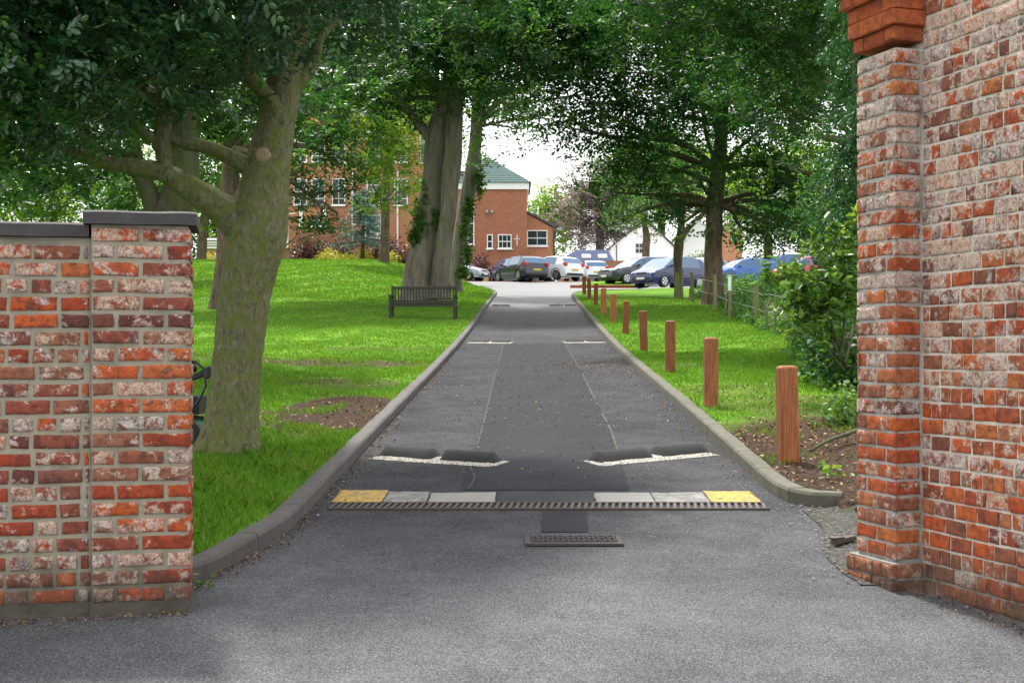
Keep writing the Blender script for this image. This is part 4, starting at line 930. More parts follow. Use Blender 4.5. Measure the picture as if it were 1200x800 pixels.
add_leaves('leaves', np.array(P), .135, M['laurel'], lr, shape='ovate', aspect=.42, up=.2, rng=rng, fold=.35)
mb.build('stems', M['bark_dark'], lr, smooth=True)
# darker shrubby growth behind and below it
def shrub(name, label, cat, cx, D, wpx, hpx, mat, leaf, n, seed, group=None, dep=None, shape='rhomb', y0=None, **kw):
    g = GX(cx, D); t = empty(name, g, 0, label, cat, group); rng = np.random.default_rng(seed); s = F / D
    rx, rz, ry = wpx / 2 / s, hpx / s, (dep or wpx / 2 / s)
    nc = max(10, n // 22); d = rng.normal(size=(nc, 3)); d /= np.linalg.norm(d, axis=1)[:, None]; d[:, 2] = np.abs(d[:, 2])
    C = d * (rng.random(nc) ** .4)[:, None] * np.array([rx, ry, rz]); P = np.repeat(C, 22, 0) + rng.normal(size=(nc * 22, 3)) * leaf * 1.3
    P[:, 2] = np.abs(P[:, 2]); P += np.array(g)
    add_leaves('foliage', P, leaf, mat, t, rng=rng, shape=shape, v=np.clip(.5 * np.repeat(rng.random(nc), 22) + .5 * rng.random(nc * 22), 0, 1), **kw)
    mb = MB()
    for i in range(9):
        c = Vector(C[i % nc]) * .85 + g; limb(mb, g + Vector((rng.uniform(-.2, .2) * rx, 0, -.05)), c, .02 * rz + .006, .006, .1, 5, 6, 0, seed=i)
    mb.build('stem', M['bark_dark'], t, smooth=True); return t
shrub('hedge_shrub', 'dark leafy shrub under the laurel at the foot of the pier', 'shrub', 1000, 16.5, 110, 120, M['dark'], .09, 5200, 61, dep=1.3)
shrub('hedge_shrub', 'mid green shrub between the fence posts and the laurel', 'shrub', 978, 21, 84, 84, M['weed'], .09, 6500, 62, dep=1.5)
shrub('hedge_shrub', 'tall dark shrub filling the gap behind the laurel', 'shrub', 1000, 24, 96, 150, M['dark'], .11, 6500, 63, dep=1.5)
shrub('low_plant', 'low bright leafy plant at the edge of the soil beside the pier', 'plant', 995, 12.3, 60, 34, M['laurel'], .07, 500, 64)

# undergrowth behind the posts
rng = np.random.default_rng(23); P = []
for _ in range(5200):
    D = rng.uniform(27, 52); x0_ = np.interp(D, [27, 35, 45, 52], [925, 868, 842, 812]); X = (x0_ - 600) / F * D + rng.uniform(0, 1) ** 1.2 * 4.5
    h = rng.uniform(.2, 1.05) * min(1, (.35 + (X - (x0_ - 600) / F * D) * .9)); z = float(Zlawn(X, D))
    k = rng.integers(6, 16)
    for j in range(k): P.append((X + rng.normal() * .12, D + rng.normal() * .12, z + h * (j + 1) / k * rng.uniform(.6, 1.1)))
tag(add_leaves('undergrowth', np.array(P), .13, M['weed'], None, rng=rng, aspect=.45), 'nettles and brambles growing behind the old fence posts', 'undergrowth', kind='stuff')

# ------------------------------------------------------------------ grass
def grass(name, N, Dlo, Dhi, side, h, wd, seed, xmax=8, pw_=1.0, soilk=1.0):
    rng = np.random.default_rng(seed); D = Dlo + (Dhi - Dlo) * rng.random(N) ** pw_; o_ = .12 + rng.random(N) * np.minimum(xmax, 1.0 + D * .32)
    X = XL(D) - o_ if side < 0 else XR(D) + o_
    vis = np.abs(X / D) < .42
    k = np.clip(soilness(X, D) * np.array([1 + 1.5 * mn.noise(Vector((a * 2.2, b * 1.3, 7))) for a, b in zip(X, D)]), 0, 1); den = np.array([mn.noise(Vector((a * 1.7, b * 1.7, 3))) for a, b in zip(X, D)])
    keep = vis & (rng.random(N) > k * 1.02 * soilk) & (den * .5 + rng.random(N) > -.0 + .1 * (den < -.25)); X = X[keep]; D = D[keep]; den = den[keep]; n = len(X)
    Z = Zlawn(X, D) - .008; sc = (.55 + .9 * rng.random(n)) * (1 + .8 * den); hh = h * np.clip(sc, .3, 2.0); an = rng.uniform(0, math.pi, n); ww = wd * rng.uniform(.6, 1.3, n)
    lx, ly = rng.normal(size=n) * .45 * hh, rng.normal(size=n) * .45 * hh
    b = np.stack([X, D, Z], 1); sx = np.stack([np.cos(an) * ww, np.sin(an) * ww, 0 * X], 1)
    mid = b + np.stack([lx * .35, ly * .35, hh * .6], 1); tip = b + np.stack([lx, ly, hh], 1)
    V = np.stack([b - sx / 2, b + sx / 2, mid + sx * .35, tip, mid - sx * .35], 1).reshape(-1, 3)
    Q = np.arange(n)[:, None] * 5 + np.array([0, 1, 2, 3, 4])[None]
    v = np.clip(.5 + .35 * den + rng.normal(size=n) * .22, 0, 1)
    o = big_mesh(name, V, Q, M['grass'], None, np.repeat(v, 5), k=5)
    return tag(o, None, None, kind='stuff')
tag(grass('grass', 60000, 6.3, 12.5, -1, .055, .006, 1, 2.6), 'longer green grass between the left kerb and the near tree', 'grass')
tag(grass('grass', 90000, 12, 22, -1, .04, .010, 2, 6), 'shaded patchy lawn grass beyond the near tree', 'grass')
tag(grass('grass', 110000, 21, 46, -1, .04, .018, 3, 14), 'sunlit mown lawn grass around the bench', 'grass')
tag(grass('grass', 90000, 45, 82, -1, .06, .05, 6, 24), 'bright far lawn grass on the mound before the buildings', 'grass')
tag(grass('grass', 90000, 9.5, 24, 1, .04, .009, 4, 5, soilk=1.3), 'shaded grass around the nearest wooden bollards', 'grass')
tag(grass('grass', 80000, 23, 50, 1, .04, .018, 5, 7), 'sunlit grass strip between the bollards and the old posts', 'grass')

# ------------------------------------------------------------------ fallen leaves, grit
def litter(name, label, pts, size, seed, mat='litter'):
    P = np.array(pts); rng = np.random.default_rng(seed); n = len(P)
    o = add_leaves(name, P, size, M[mat], None, rng=rng, up=1.6, aspect=.6); return tag(o, label, 'leaf litter', kind='stuff')
rng = np.random.default_rng(77); P = []
for _ in range(9000):
    D = rng.uniform(7.5, 17); X = float(XR(D)) + .12 + rng.random() * 3.2
    if rng.random() < soilness(np.array([X]), np.array([D]))[0] * 1.1: P.append((X, D, float(Zlawn(X, D)) + rng.uniform(.002, .02)))
litter('leaf_litter', 'dead brown leaves over the soil around the nearest bollard', P, .035, 5)
P = []
for _ in range(6500):
    D = rng.uniform(10.5, 23); X = float(XL(D)) - .1 - rng.random() * 4.5
    if rng.random() < soilness(np.array([X]), np.array([D]))[0]: P.append((X, D, float(Zlawn(X, D)) + rng.uniform(.004, .03)))
litter('leaf_litter', 'dead brown leaves on the bare patches of the left lawn', P, .04, 6)
P = []
for _ in range(4200):
    D = rng.uniform(9.5, 30) ; u_ = rng.random()
    X = float(XL(D)) + .02 + (float(XR(D)) - float(XL(D))) * u_
    if rng.random() < .45 + .9 * (abs(u_ - .55) < .25) * (13 < D < 24): P.append((X, D, float(zr(D)) + .012))
for _ in range(900):
    D = 6.4 + 16 * rng.random() ** 1.6; P.append((float(XL(D)) + abs(rng.normal()) * .06 + .02, D, float(zr(D)) + .012))
for _ in range(900):
    D = rng.uniform(9, 40); P.append((float(XR(D)) - abs(rng.normal()) * .12 - .02, D, float(zr(D)) + .012))
for _ in range(500):
    P.append((1.55 + rng.normal() * .22, 21 + rng.normal() * 1.2, 0)); P[-1] = (P[-1][0], P[-1][1], float(zr(P[-1][1])) + .014)
for _ in range(160):
    P.append((1.0 + rng.normal() * .25, 21.5 + rng.normal() * .35, 0)); P[-1] = (P[-1][0], P[-1][1], float(zr(P[-1][1])) + .014)
litter('leaf_litter', 'small dry leaves and petals scattered over the driveway', P, .022, 7)
P = []
for _ in range(160):
    D = rng.uniform(4.9, 6.3); t = rng.uniform(0, 2.2); c = P0 + uR * t + nR * (.04 + abs(rng.normal()) * .05); P.append((c.x, c.y, float(zr(c.y)) + .012))
for _ in range(160):
    t = rng.uniform(0, 1.2); c = pc - uL * t + nL * (.02 + abs(rng.normal()) * .05); P.append((c.x, c.y, float(zr(c.y)) + .012))
litter('leaf_litter', 'dry debris gathered along the foot of the brick walls', P, .02, 8)
for (x_, y_, lb) in ((1014, 681, 'larger curled tan dead leaf lying on the asphalt by the pier'), (1029, 685, 'smaller curled tan dead leaf right beside the larger one by the pier')):
    a_, b_ = XY(x_, y_); tag(add_leaves('fallen_leaf', np.array([(a_, b_, float(zr(b_)) + .02)]), .06 if x_ < 1020 else .045, M['litter'], None, up=1.5, aspect=.35, v=np.array([.93])), lb, 'leaf')
gr = MB(); rg = random.Random(3)
def stone(x, y, z, r):
    v = [(x + r * rg.uniform(.6, 1) * a, y + r * rg.uniform(.6, 1) * b, z + r * .6 * rg.uniform(.6, 1) * c) for a, b, c in ((1, 0, .3), (0, 1, .3), (-1, 0, .3), (0, -1, .3), (0, 0, 1))]
    gr.add(v, [(0, 1, 4), (1, 2, 4), (2, 3, 4), (3, 0, 4)], rg.random())
for _ in range(420):
    t = rg.random() * 2.4; c = P0 + uR * t + nR * (.03 + abs(rg.gauss(0, .09))); stone(c.x, c.y, float(zr(c.y)) + .001, rg.uniform(.003, .012))
for _ in range(380):
    t = rg.random() * 1.6; c = pc - uL * t + nL * (.02 + abs(rg.gauss(0, .10))); stone(c.x, c.y, float(zr(c.y)) + .001, rg.uniform(.003, .010))
for _ in range(500):
    D = rg.uniform(6.3, 12); x = float(XL(D)) + abs(rg.gauss(0, .12)); stone(x, D, float(zr(D)) + .001, rg.uniform(.003, .009))
for _ in range(420):
    D = rg.uniform(6.5, 8.8); x = float(XR(D)) + rg.gauss(-.02, .16); stone(x, D, float(zr(D)) + .012 + max(0., x - float(XR(D))) * .08, rg.uniform(.004, .014))
for _ in range(260):
    D = rg.uniform(4.2, 9); x = rg.uniform(-1.5, 2); stone(x, D, float(zr(D)) + .001, rg.uniform(.002, .005))
tag(gr.build('grit', plain('pale_grit', (.15, .14, .12), .9, .5, 60)), 'loose grit and small stones along the wall foot and kerb', 'grit', kind='stuff')
# gravel patch between the right kerb end and the pier
mg = NT('gravel'); vg = mg.n('RGBToBW'); mg.l(mg.vor(60, out=1), vg.inputs[0]); cg = mg.mix(vg.outputs[0], (.010, .010, .009), (.10, .096, .088)); cg = mg.mix(mg.ramp(mg.noise(4, 5, .6), [(.5, 0), (.62, .7)]), cg, (.03, .036, .014)); mg.bump(vg.outputs[0], .9, .02); M['gravel'] = mg.fin(cg, .9, .2)
mb = MB(); V = []; ds = np.arange(6.5, 8.66, .08)
for D in ds:
    xs = np.linspace(float(XR(D)) - .14 + .03 * math.sin(D * 5), 3.2, 36)
    for x in xs: V.append((x, D, float(zr(D)) + .006 + max(0., float(Zlawn(x, D)) - float(zr(D)) + .02) * float(ss(-.1, .45, x - XR(D)))))
mb.add(V, [(i * 36 + j, i * 36 + j + 1, (i + 1) * 36 + j + 1, (i + 1) * 36 + j) for i in range(len(ds) - 1) for j in range(35)])
tag(mb.build('gravel_path', M['gravel'], smooth=True), kind='structure')
# iron gate stop by the pier foot, stick
p = Vector((*XY(990, 640), 0)); p.z = float(zr(p.y)) + .03; mb = MB(); mb.beam(p + Vector((-.07, -.02, .0)), p + Vector((.08, .10, .01)), .045, .03); mb.beam(p + Vector((-.08, -.02, .022)), p + Vector((-.01, .03, .022)), .055, .012)
tag(mb.build('gate_stop', M['iron'], bevel=.006, loc=tuple(p)), 'dark iron gate stop lying against the foot of the pier', 'gate stop')
mb = MB(); a = GX(950, 10.6, .03); b = GX(1012, 11.3, .10); limb(mb, a, b, .012, .02, .04, 6, 8, .2, seed=4); tag(mb.build('fallen_branch', M['bark_dark'], smooth=True), 'dark fallen stick on the soil behind the nearest bollard', 'stick')
def weed(x, y, D, n, r, label, mat='laurel'):
    g = GX(x, D); rng = np.random.default_rng(x); P = np.array(g) + rng.normal(size=(n, 3)) * np.array([r, r, r * .5]) + np.array([0, 0, r * .7])
    tag(add_leaves('small_weed', P, r * .8, M[mat], None, rng=rng, shape='ovate'), label, 'weed')
weed(228, 690, 6.42, 26, .045, 'small green weed growing at the foot of the left pillar')
weed(975, 575, 9.4, 30, .07, 'small green weed by the end of the right kerb')
weed(866, 522, 11.8, 20, .05, 'tiny seedling in the soil left of the nearest bollard')

# ------------------------------------------------------------------ mower behind the left pillar
Dm = lawn_D(226, 514); gm = GX(218, Dm); s_ = F / Dm
mw = empty('garden_mower', gm, 0, 'green and black garden mower half hidden behind the left pillar', 'mower')
M['green_paint'] = plain('green_paint', (.01, .16, .05), .35, .2, 6); M['black_plastic'] = plain('black_plastic', (.012, .013, .015), .4, .3, 10); M['bluegrey'] = plain('blue_grey_plastic', (.16, .24, .36), .4, .15, 5)
def mt(x, y, dd=0): v = W(x, y, Dm + dd); return v
zgm = gm.z
mb = MB()
for i in range(9):
    a = i / 8 * math.pi; mb.box((mt(236, 0).x - .02 - .02 * math.sin(a) * 0, Dm + .05, mt(0, 490).z + .09), (.001, .001, .001)) if False else None
V = []; 
for j, yy in enumerate((-.28, .28)):
    for i in range(13):
        a = math.pi * i / 12; V.append((mt(226, 0).x + .15 * math.cos(a), Dm + yy, mt(0, 504).z + .10 * math.sin(a) ** .7))
V += [(mt(226, 0).x, Dm - .28, mt(0, 504).z), (mt(226, 0).x, Dm + .28, mt(0, 504).z)]
mb.add(V, [(i, i + 1, i + 14, i + 13) for i in range(12)] + [(26, i + 1, i) for i in range(12)] + [(27, 13 + i, 14 + i) for i in range(12)]); mb.build('deck', M['green_paint'], mw, smooth=False)
mb = MB(); mb.tube([mt(x, y, -.22) for x, y in ((205, 478), (222, 482), (233, 470), (241, 452), (240, 433), (230, 424), (218, 422), (205, 428))], [.011] * 8, 8); mb.build('hose', M['black_plastic'], mw, smooth=True)
mb = MB(); mb.beam(mt(200, 452), mt(249, 434), .05, .05); mb.beam(mt(238, 440), mt(250, 433), .09, .09); mb.beam(mt(212, 440), mt(216, 500), .05, .05); mb.box(tuple(mt(222, 474)), (.24, .3, .16)); mb.beam(mt(214, 488), mt(246, 492), .04, .05); mb.build('chassis', M['black_plastic'], mw, bevel=.01)
mb = MB(); mb.tube([mt(224, 424), mt(226, 436)], [.05, .035], 12); mb.build('control_knob', M['black_plastic'], mw, smooth=True)
mb = MB(); mb.tube([mt(206, 440), mt(204, 420), mt(205, 395), mt(208, 378)], [.12, .16, .15, .08], 16); mb.build('fuel_tank', M['bluegrey'], mw, smooth=True)
for dx in (205, 236):
    mb = MB(); c = mt(dx, 0); mb.tube([(c.x, Dm - .36, zgm + .08), (c.x, Dm - .28, zgm + .08)], [.08, .08], 18); mb.build('wheel', M['black_plastic'], mw)

# ------------------------------------------------------------------ cars
def paint(name, col, rough=.22, metal=.0):
    m = NT(name); m.p.inputs['Coat Weight'].default_value = .45; m.p.inputs['Coat Roughness'].default_value = .08; return m.fin(col, rough, .5, metal)
M['glass'] = NT('car_glass_sky_tint'); _g = M['glass']; _g.p.inputs['Coat Weight'].default_value = .6; _g.p.inputs['Coat Roughness'].default_value = .02; M['glass'] = _g.fin((.015, .085, .19), .06, .6)  # blue base colour paints in the sky mirrored by the car windows
M['tyre'] = plain('tyre', (.02, .02, .021), .8, .2); M['rim'] = plain('rim', (.45, .46, .48), .3, .05, metal=.7)
M['tail'] = plain('tail_lamp', (.5, .02, .015), .2, .1); M['lamp'] = plain('head_lamp', (.6, .62, .65), .12, .1); M['plate_y'] = plain('plate_yellow', (.65, .45, .03), .5, .05); M['plate_w'] = plain('plate_white', (.75, .75, .72), .5, .05)
M['trim'] = plain('black_trim', (.015, .015, .017), .5, .1)
KINDS = {
 'hatch': dict(L=4.1, W=1.74, H=1.47, top=[(0, .50), (.05, .66), (.25, .76), (.95, .93), (1.65, 1.36), (2.1, 1.46), (2.8, 1.47), (3.5, 1.38), (3.72, 1.30), (3.98, .98), (4.06, .72), (4.1, .45)], cab=(.95, 3.98), ws=(.95, 1.65), rw=(3.72, 3.98), cp=3.25),
 'mpv': dict(L=4.2, W=1.78, H=1.62, top=[(0, .52), (.05, .70), (.25, .82), (.80, 1.0), (1.60, 1.50), (2.1, 1.61), (3.0, 1.62), (3.7, 1.54), (3.9, 1.45), (4.1, 1.0), (4.16, .75), (4.2, .45)], cab=(.80, 4.1), ws=(.80, 1.60), rw=(3.9, 4.1), cp=3.5),
 'estate': dict(L=4.6, W=1.82, H=1.55, top=[(0, .54), (.05, .72), (.25, .84), (1.15, .98), (1.85, 1.42), (2.3, 1.53), (3.3, 1.55), (4.1, 1.47), (4.25, 1.38), (4.48, 1.0), (4.55, .75), (4.6, .48)], cab=(1.15, 4.48), ws=(1.15, 1.85), rw=(4.25, 4.48), cp=3.9)}
def car(label, group, pos, yaw, pm, kind='hatch', front_plate=True, scale=1.0):
    K = KINDS[kind]; L_, W_, top = K['L'], K['W'] / 2, K['top']
    root = empty('parked_car', pos, yaw, label, 'car', group); sl_ = float((zr(pos[1] + .5) - zr(pos[1] - .5)))
    root.scale = (scale,) * 3
    M4 = pw(root)
    def fin(mb, name, mat, par=None, **k):
        mb.v = [np.array([tuple(M4 @ Vector((p[0] - L_ / 2, p[1], p[2]))) for p in v]) for v in mb.v]; return mb.build(name, mat, par or root, **k)
    tx = [p[0] for p in top]; tz = [p[1] for p in top]
    xs = sorted(set(list(np.linspace(0, L_, 34)) + tx + [K['cab'][0], K['cab'][1], *K['ws'], *K['rw'], K['cp'], 2.0, 2.1]))
    xs = [x for i, x in enumerate(xs) if i == 0 or x - xs[i - 1] > .012]
    belt = lambda x: .90 * K['H'] / 1.47 + .03 * (x / L_) * 2
    def half(x): e = min(x, L_ - x); return W_ * (1 - .16 * max(0, 1 - e / .45) ** 2 * (1.15 if x < L_ / 2 else .9))
    wheels = (.78 if kind != 'estate' else .88, L_ - .78)
    rings = []
    for x in xs:
        T = float(np.interp(x, tx, tz)); w_ = half(x); b = belt(x); cab = K['cab'][0] + .02 < x < K['cab'][1] - .02 and T > b + .06
        und = .2 + (.12 if x < .06 or x > L_ - .06 else 0)
        for wx in wheels:
            if abs(x - wx) < .33: und = max(und, .10 + math.sqrt(max(0, .37 ** 2 - (x - wx) ** 2)) * .98 + .12)
        und = min(und, T - .1)
        if cab:
            fr = (T - b) / (K['H'] - b); wr = w_ * (.95 - .23 * fr); r = [(0, und), (w_ * .93, und), (w_, max(.42, und + .02)), (w_ * 1.0, b * .8), (w_ * .965, b), (wr, T - .045 * fr), (wr * .82, T - .005), (0, T)]
        else:
            r = [(0, und), (w_ * .93, und), (w_, max(min(.42, T * .7), und + .02)), (w_, max(min(T - .10, b * .8), und + .04)), (w_ * .965, T - .045), (w_ * .86, T - .012), (w_ * .7, T), (0, T + .012)]
        rings.append(r)
    def face(i, j, sgn):
        a, b_, c, d = (xs[i], sgn * rings[i][j][0], rings[i][j][1]), (xs[i + 1], sgn * rings[i + 1][j][0], rings[i + 1][j][1]), (xs[i + 1], sgn * rings[i + 1][j + 1][0], rings[i + 1][j + 1][1]), (xs[i], sgn * rings[i][j + 1][0], rings[i][j + 1][1])
        return [a, b_, c, d] if sgn < 0 else [d, c, b_, a]
    body = MB(); ws = MB(); rw = MB(); sg = {-1: MB(), 1: MB()}
    for i in range(len(xs) - 1):
        xm = (xs[i] + xs[i + 1]) / 2
        for sgn in (-1, 1):
            for j in range(7):
                q = face(i, j, sgn); tgt = body
                if j == 4 and K['ws'][0] + .25 < xm < K['cp'] and not 1.98 < xm < 2.12: tgt = sg[sgn]
                if j in (5, 6) and K['ws'][0] + .02 < xm < K['ws'][1] - .02: tgt = ws
                if j in (5, 6) and K['rw'][0] < xm < K['rw'][1] - .03: tgt = rw
                tgt.add(q, [(0, 1, 2, 3)])
    for i in (0, len(xs) - 1):
        pts = [(xs[i], p[0], p[1]) for p in rings[i]] + [(xs[i], -p[0], p[1]) for p in rings[i][::-1]]
        body.add(pts, [tuple(range(len(pts)))[::(1 if i else -1)]])
    o = fin(body, 'body', pm, smooth=True)
    import bmesh
    bm = bmesh.new(); bm.from_mesh(o.data); bmesh.ops.remove_doubles(bm, verts=bm.verts, dist=.002); bmesh.ops.recalc_face_normals(bm, faces=bm.faces); bm.to_mesh(o.data); bm.free()
    o.data.set_sharp_from_angle(angle=R(38))
    fin(ws, 'windscreen', M['glass']); fin(rw, 'rear_window', M['glass'])
    for sgn in (-1, 1): fin(sg[sgn], 'side_window', M['glass'])
    for wx in wheels:
        for sgn in (-1, 1):
            mb = MB(); yy = sgn * (W_ - .10); mb.tube([(wx, yy - sgn * .11, .315), (wx, yy + sgn * .07, .315), (wx, yy + sgn * .095, .315)], [.315, .315, .29], 24); wh = fin(mb, 'wheel', M['tyre'])
            mb = MB(); mb.tube([(wx, yy + sgn * .05, .315), (wx, yy + sgn * .099, .315)], [.205, .20], 20)
            fin(mb, 'rim', M['rim'], wh)
            mb = MB()
            for k in range(5):
                a = k * 2 * math.pi / 5; mb.beam((wx + .06 * math.cos(a + .6), yy + sgn * .101, .315 + .06 * math.sin(a + .6)), (wx + .17 * math.cos(a + .6), yy + sgn * .101, .315 + .17 * math.sin(a + .6)), .05, .006, up=(0, 1, 0))
            fin(mb, 'rim_opening', M['tyre'], wh)
            mb = MB(); mb.tube([(wx + .38 * math.cos(a), sgn * (half(wx) + .002), .33 + .38 * math.sin(a)) for a in np.linspace(0, math.pi, 13)], [.022] * 13, 5); fin(mb, 'wheel_arch', M['trim'])
    b0 = top[2][1]
    for sgn in (-1, 1):
        mb = MB(); mb.add([(.05, sgn * .52, b0 - .20), (.22, sgn * (half(.22) + .006), b0 - .17), (.55, sgn * (half(.5) + .004), b0 + .0), (.30, sgn * (W_ * .80), b0 + .035), (.06, sgn * .50, b0 - .06), (.02, sgn * .60, b0 - .13)], [(0, 1, 5), (1, 2, 3), (1, 3, 4), (5, 1, 4)]); fin(mb, 'headlight', M['lamp'])
        mb = MB(); zt = .92 * K['H'] / 1.47; mb.box((L_ - .12, sgn * (W_ * .80), zt), (.26, .20, .20)); fin(mb, 'tail_light', M['tail'], bevel=.03)
        mb = MB(); mb.box((K['ws'][0] + .45, sgn * (W_ + .07), .98 * K['H'] / 1.47), (.10, .2, .12)); fin(mb, 'mirror', pm, bevel=.03)
        mb = MB(); mb.beam((K['ws'][0] + .95, sgn * (half(2) + .006), .80), (K['ws'][0] + 1.12, sgn * (half(2) + .006), .80), .02, .03); fin(mb, 'door_handle', M['trim'])
    mb = MB(); mb.box((.02, 0, .36), (.09, 1.05, .16)); mb.box((.05, 0, b0 - .12), (.09, .62, .08)); fin(mb, 'grille', M['trim'], bevel=.02)
    mb = MB(); mb.box((-.035, 0, .44), (.02, .52, .11)); fin(mb, 'number_plate', M['plate_w'])
    mb = MB(); mb.box((L_ + .0, 0, .60), (.03, .52, .11)); fin(mb, 'number_plate', M['plate_y'])
    mb = MB(); mb.box((L_ - .02, 0, .34), (.07, 1.3, .14)); fin(mb, 'rear_bumper_trim', M['trim'], bevel=.02)
    return root
P_ = dict(black=paint('paint_black', (.012, .016, .03)), white=paint('paint_white', (.72, .74, .77)), blue=paint('paint_deep_blue', (.006, .018, .10)), mid=paint('paint_mid_blue', (.012, .10, .44)), silver=paint('paint_silver', (.42, .46, .52), .3, .4),
          grey=paint('paint_dark_grey', (.05, .055, .065), .3, .3), red=paint('paint_red', (.5, .03, .04)), navy=paint('paint_navy', (.02, .04, .14)))
def car_at(label, x, D, yawdeg, p, kind='hatch', dz=0, group='cars parked at the top of the drive', **k):
    g = GX(x, D); z = max(float(zr(D)), 0) + dz; return car(label, group, (g.x, D, z), R(yawdeg), P_[p], kind, **k)
# yaw 90: nose away from the camera is +90 offset: local -x is the nose
car_at('black hatchback seen from behind with yellow rear plate', 610, 76, -62, 'black')
car_at('dark blue car mostly hidden left of the black hatchback', 597, 83, -75, 'navy')
car_at('white hatchback seen from behind, next to the black one', 647, 77, -50, 'white')
car_at('dark car whose roof shows behind the white hatchback', 641, 86, -70, 'grey', 'estate')
car_at('small white hatchback parked alone against the low brick wall', 692, 88, -80, 'white', scale=.98)
car_at('dark grey estate car facing left, behind the blue people carrier', 750, 70, 28, 'grey', 'estate')
car_at('deep blue people carrier facing the drive, nearest car in view', 784, 64, 42, 'blue', 'mpv', scale=1.0)
car_at('silver car showing between the two tree trunks on the right', 826, 73, 60, 'silver')
car_at('bright blue hatchback right of the big rough trunk', 871, 70, 18, 'mid', group='cars parked behind the wire fence')
car_at('navy estate car behind the bright blue hatchback', 918, 78, 10, 'navy', 'estate', dz=.1, group='cars parked behind the wire fence')
car_at('red car partly hidden by the laurel on the right', 943, 70, 12, 'red', dz=.1, group='cars parked behind the wire fence')
car_at('white car glimpsed through the laurel leaves', 992, 72, 10, 'white', dz=.1, group='cars parked behind the wire fence')
car_at('pale silver car half hidden behind the grey tree trunks', 534, 80, 155, 'silver')

# ------------------------------------------------------------------ buildings
def mat_facade(name, a, b, mortar, sc=1.):
    m = NT(name); x, y, z = m.xyz(); br = m.n('TexBrick'); cx = m.n('CombineXYZ'); m.l(m.math('ADD', x, m.math('MULTIPLY', y, .73)), cx.inputs[0]); m.l(z, cx.inputs[1]); m.l(cx.outputs[0], br.inputs[0])
    br.inputs['Scale'].default_value = 1; br.inputs['Brick Width'].default_value = .235; br.inputs['Row Height'].default_value = .078; br.inputs['Mortar Size'].default_value = .010
    br.inputs['Color1'].default_value = (*a, 1); br.inputs['Color2'].default_value = (*b, 1); br.inputs['Mortar'].default_value = (*mortar, 1)
    n = m.noise(.9, 5, .7); n2 = m.noise(8, 4, .7)
    c = m.mix(m.ramp(n, [(.35, .0), (.7, .45)]), br.outputs[0], m.mix(1, br.outputs[0], (1.35, 1.1, .95), 'MULTIPLY')); c = m.mix(m.ramp(n2, [(.4, .35), (.7, 0)]), c, (.17, .07, .04)); return m.fin(c, .9, .15)
M['facade'] = mat_facade('facade_brick', (.42, .14, .065), (.30, .085, .04), (.36, .26, .2)); M['facade_pale'] = mat_facade('facade_brick_pale', (.50, .21, .10), (.40, .15, .075), (.42, .32, .24))
M['lowwall'] = mat_facade('garden_brick', (.36, .17, .10), (.26, .11, .07), (.3, .24, .2))
M['white'] = plain('white_paint', (.8, .8, .78), .6, .04, 3); M['whiterender'] = plain('white_render', (.82, .82, .80), .85, .04, 2)
M['slate_g'] = plain('green_slate', (.085, .125, .125), .95, .3, 3, spec=.1); M['slate_b'] = plain('blue_slate', (.07, .09, .16), .95, .25, 4, spec=.1); M['roof_dark'] = plain('roof_dark', (.08, .07, .07), .8, .3, 3)
M['pane'] = NT('window_pane').fin((.03, .04, .05), .05, .9)
def win(parent, x, z, y, w_, h_, cols, rows, fr=.07, sill=True):
    f = MB(); t = .05
    for sx in (-1, 1): f.box((x + sx * (w_ / 2 - fr / 2), y - .03, z), (fr, .10, h_))
    for sz in (-1, 1): f.box((x, y - .03, z + sz * (h_ / 2 - fr / 2)), (w_ - 2 * fr - .002, .10, fr))
    for i in range(1, cols): f.box((x - w_ / 2 + w_ * i / cols, y - .028, z), (.035, .05, h_ - 2 * fr - .004))
    for j in range(1, rows): f.box((x, y - .031, z - h_ / 2 + h_ * j / rows), (w_ - 2 * fr - .004, .05, .04 if rows > 2 else .06))
    wo2 = MB(); wo2.box((x, y + .003, z), (w_ - .02, .03, h_ - .02)); fo = f.build('window', M['white'], parent); wo2.build('pane', M['pane'], fo)
    if sill: s2 = MB(); s2.box((x, y - .06, z - h_ / 2 - .045), (w_ + .14, .2, .08)); s2.build('sill', M['white'], fo)
def wx(x, D): return (x - 600) / F * D
def wz(y, D): return (HY - y) / F * D
def slates(mb, corners, rows, a=None, th=.03):
    # overlapping courses up a slope: corners = lower left, lower right, upper right, upper left
    LL, LR, UR, UL = [Vector(c) for c in corners]
    nrm = (LR - LL).cross(UL - LL).normalized()
    for i in range(rows):
        t0, t1 = i / rows, (i + 1.15) / rows; t1 = min(t1, 1)
        p = [LL.lerp(UL, t0), LR.lerp(UR, t0), LR.lerp(UR, t1), LL.lerp(UL, t1)]
        q = [p[0] + nrm * th, p[1] + nrm * th, p[2] + nrm * .004, p[3] + nrm * .004]
        mb.add([tuple(k) for k in q + p], [(0, 1, 2, 3), (7, 6, 5, 4), (4, 5, 1, 0), (5, 6, 2, 1), (7, 4, 0, 3)])

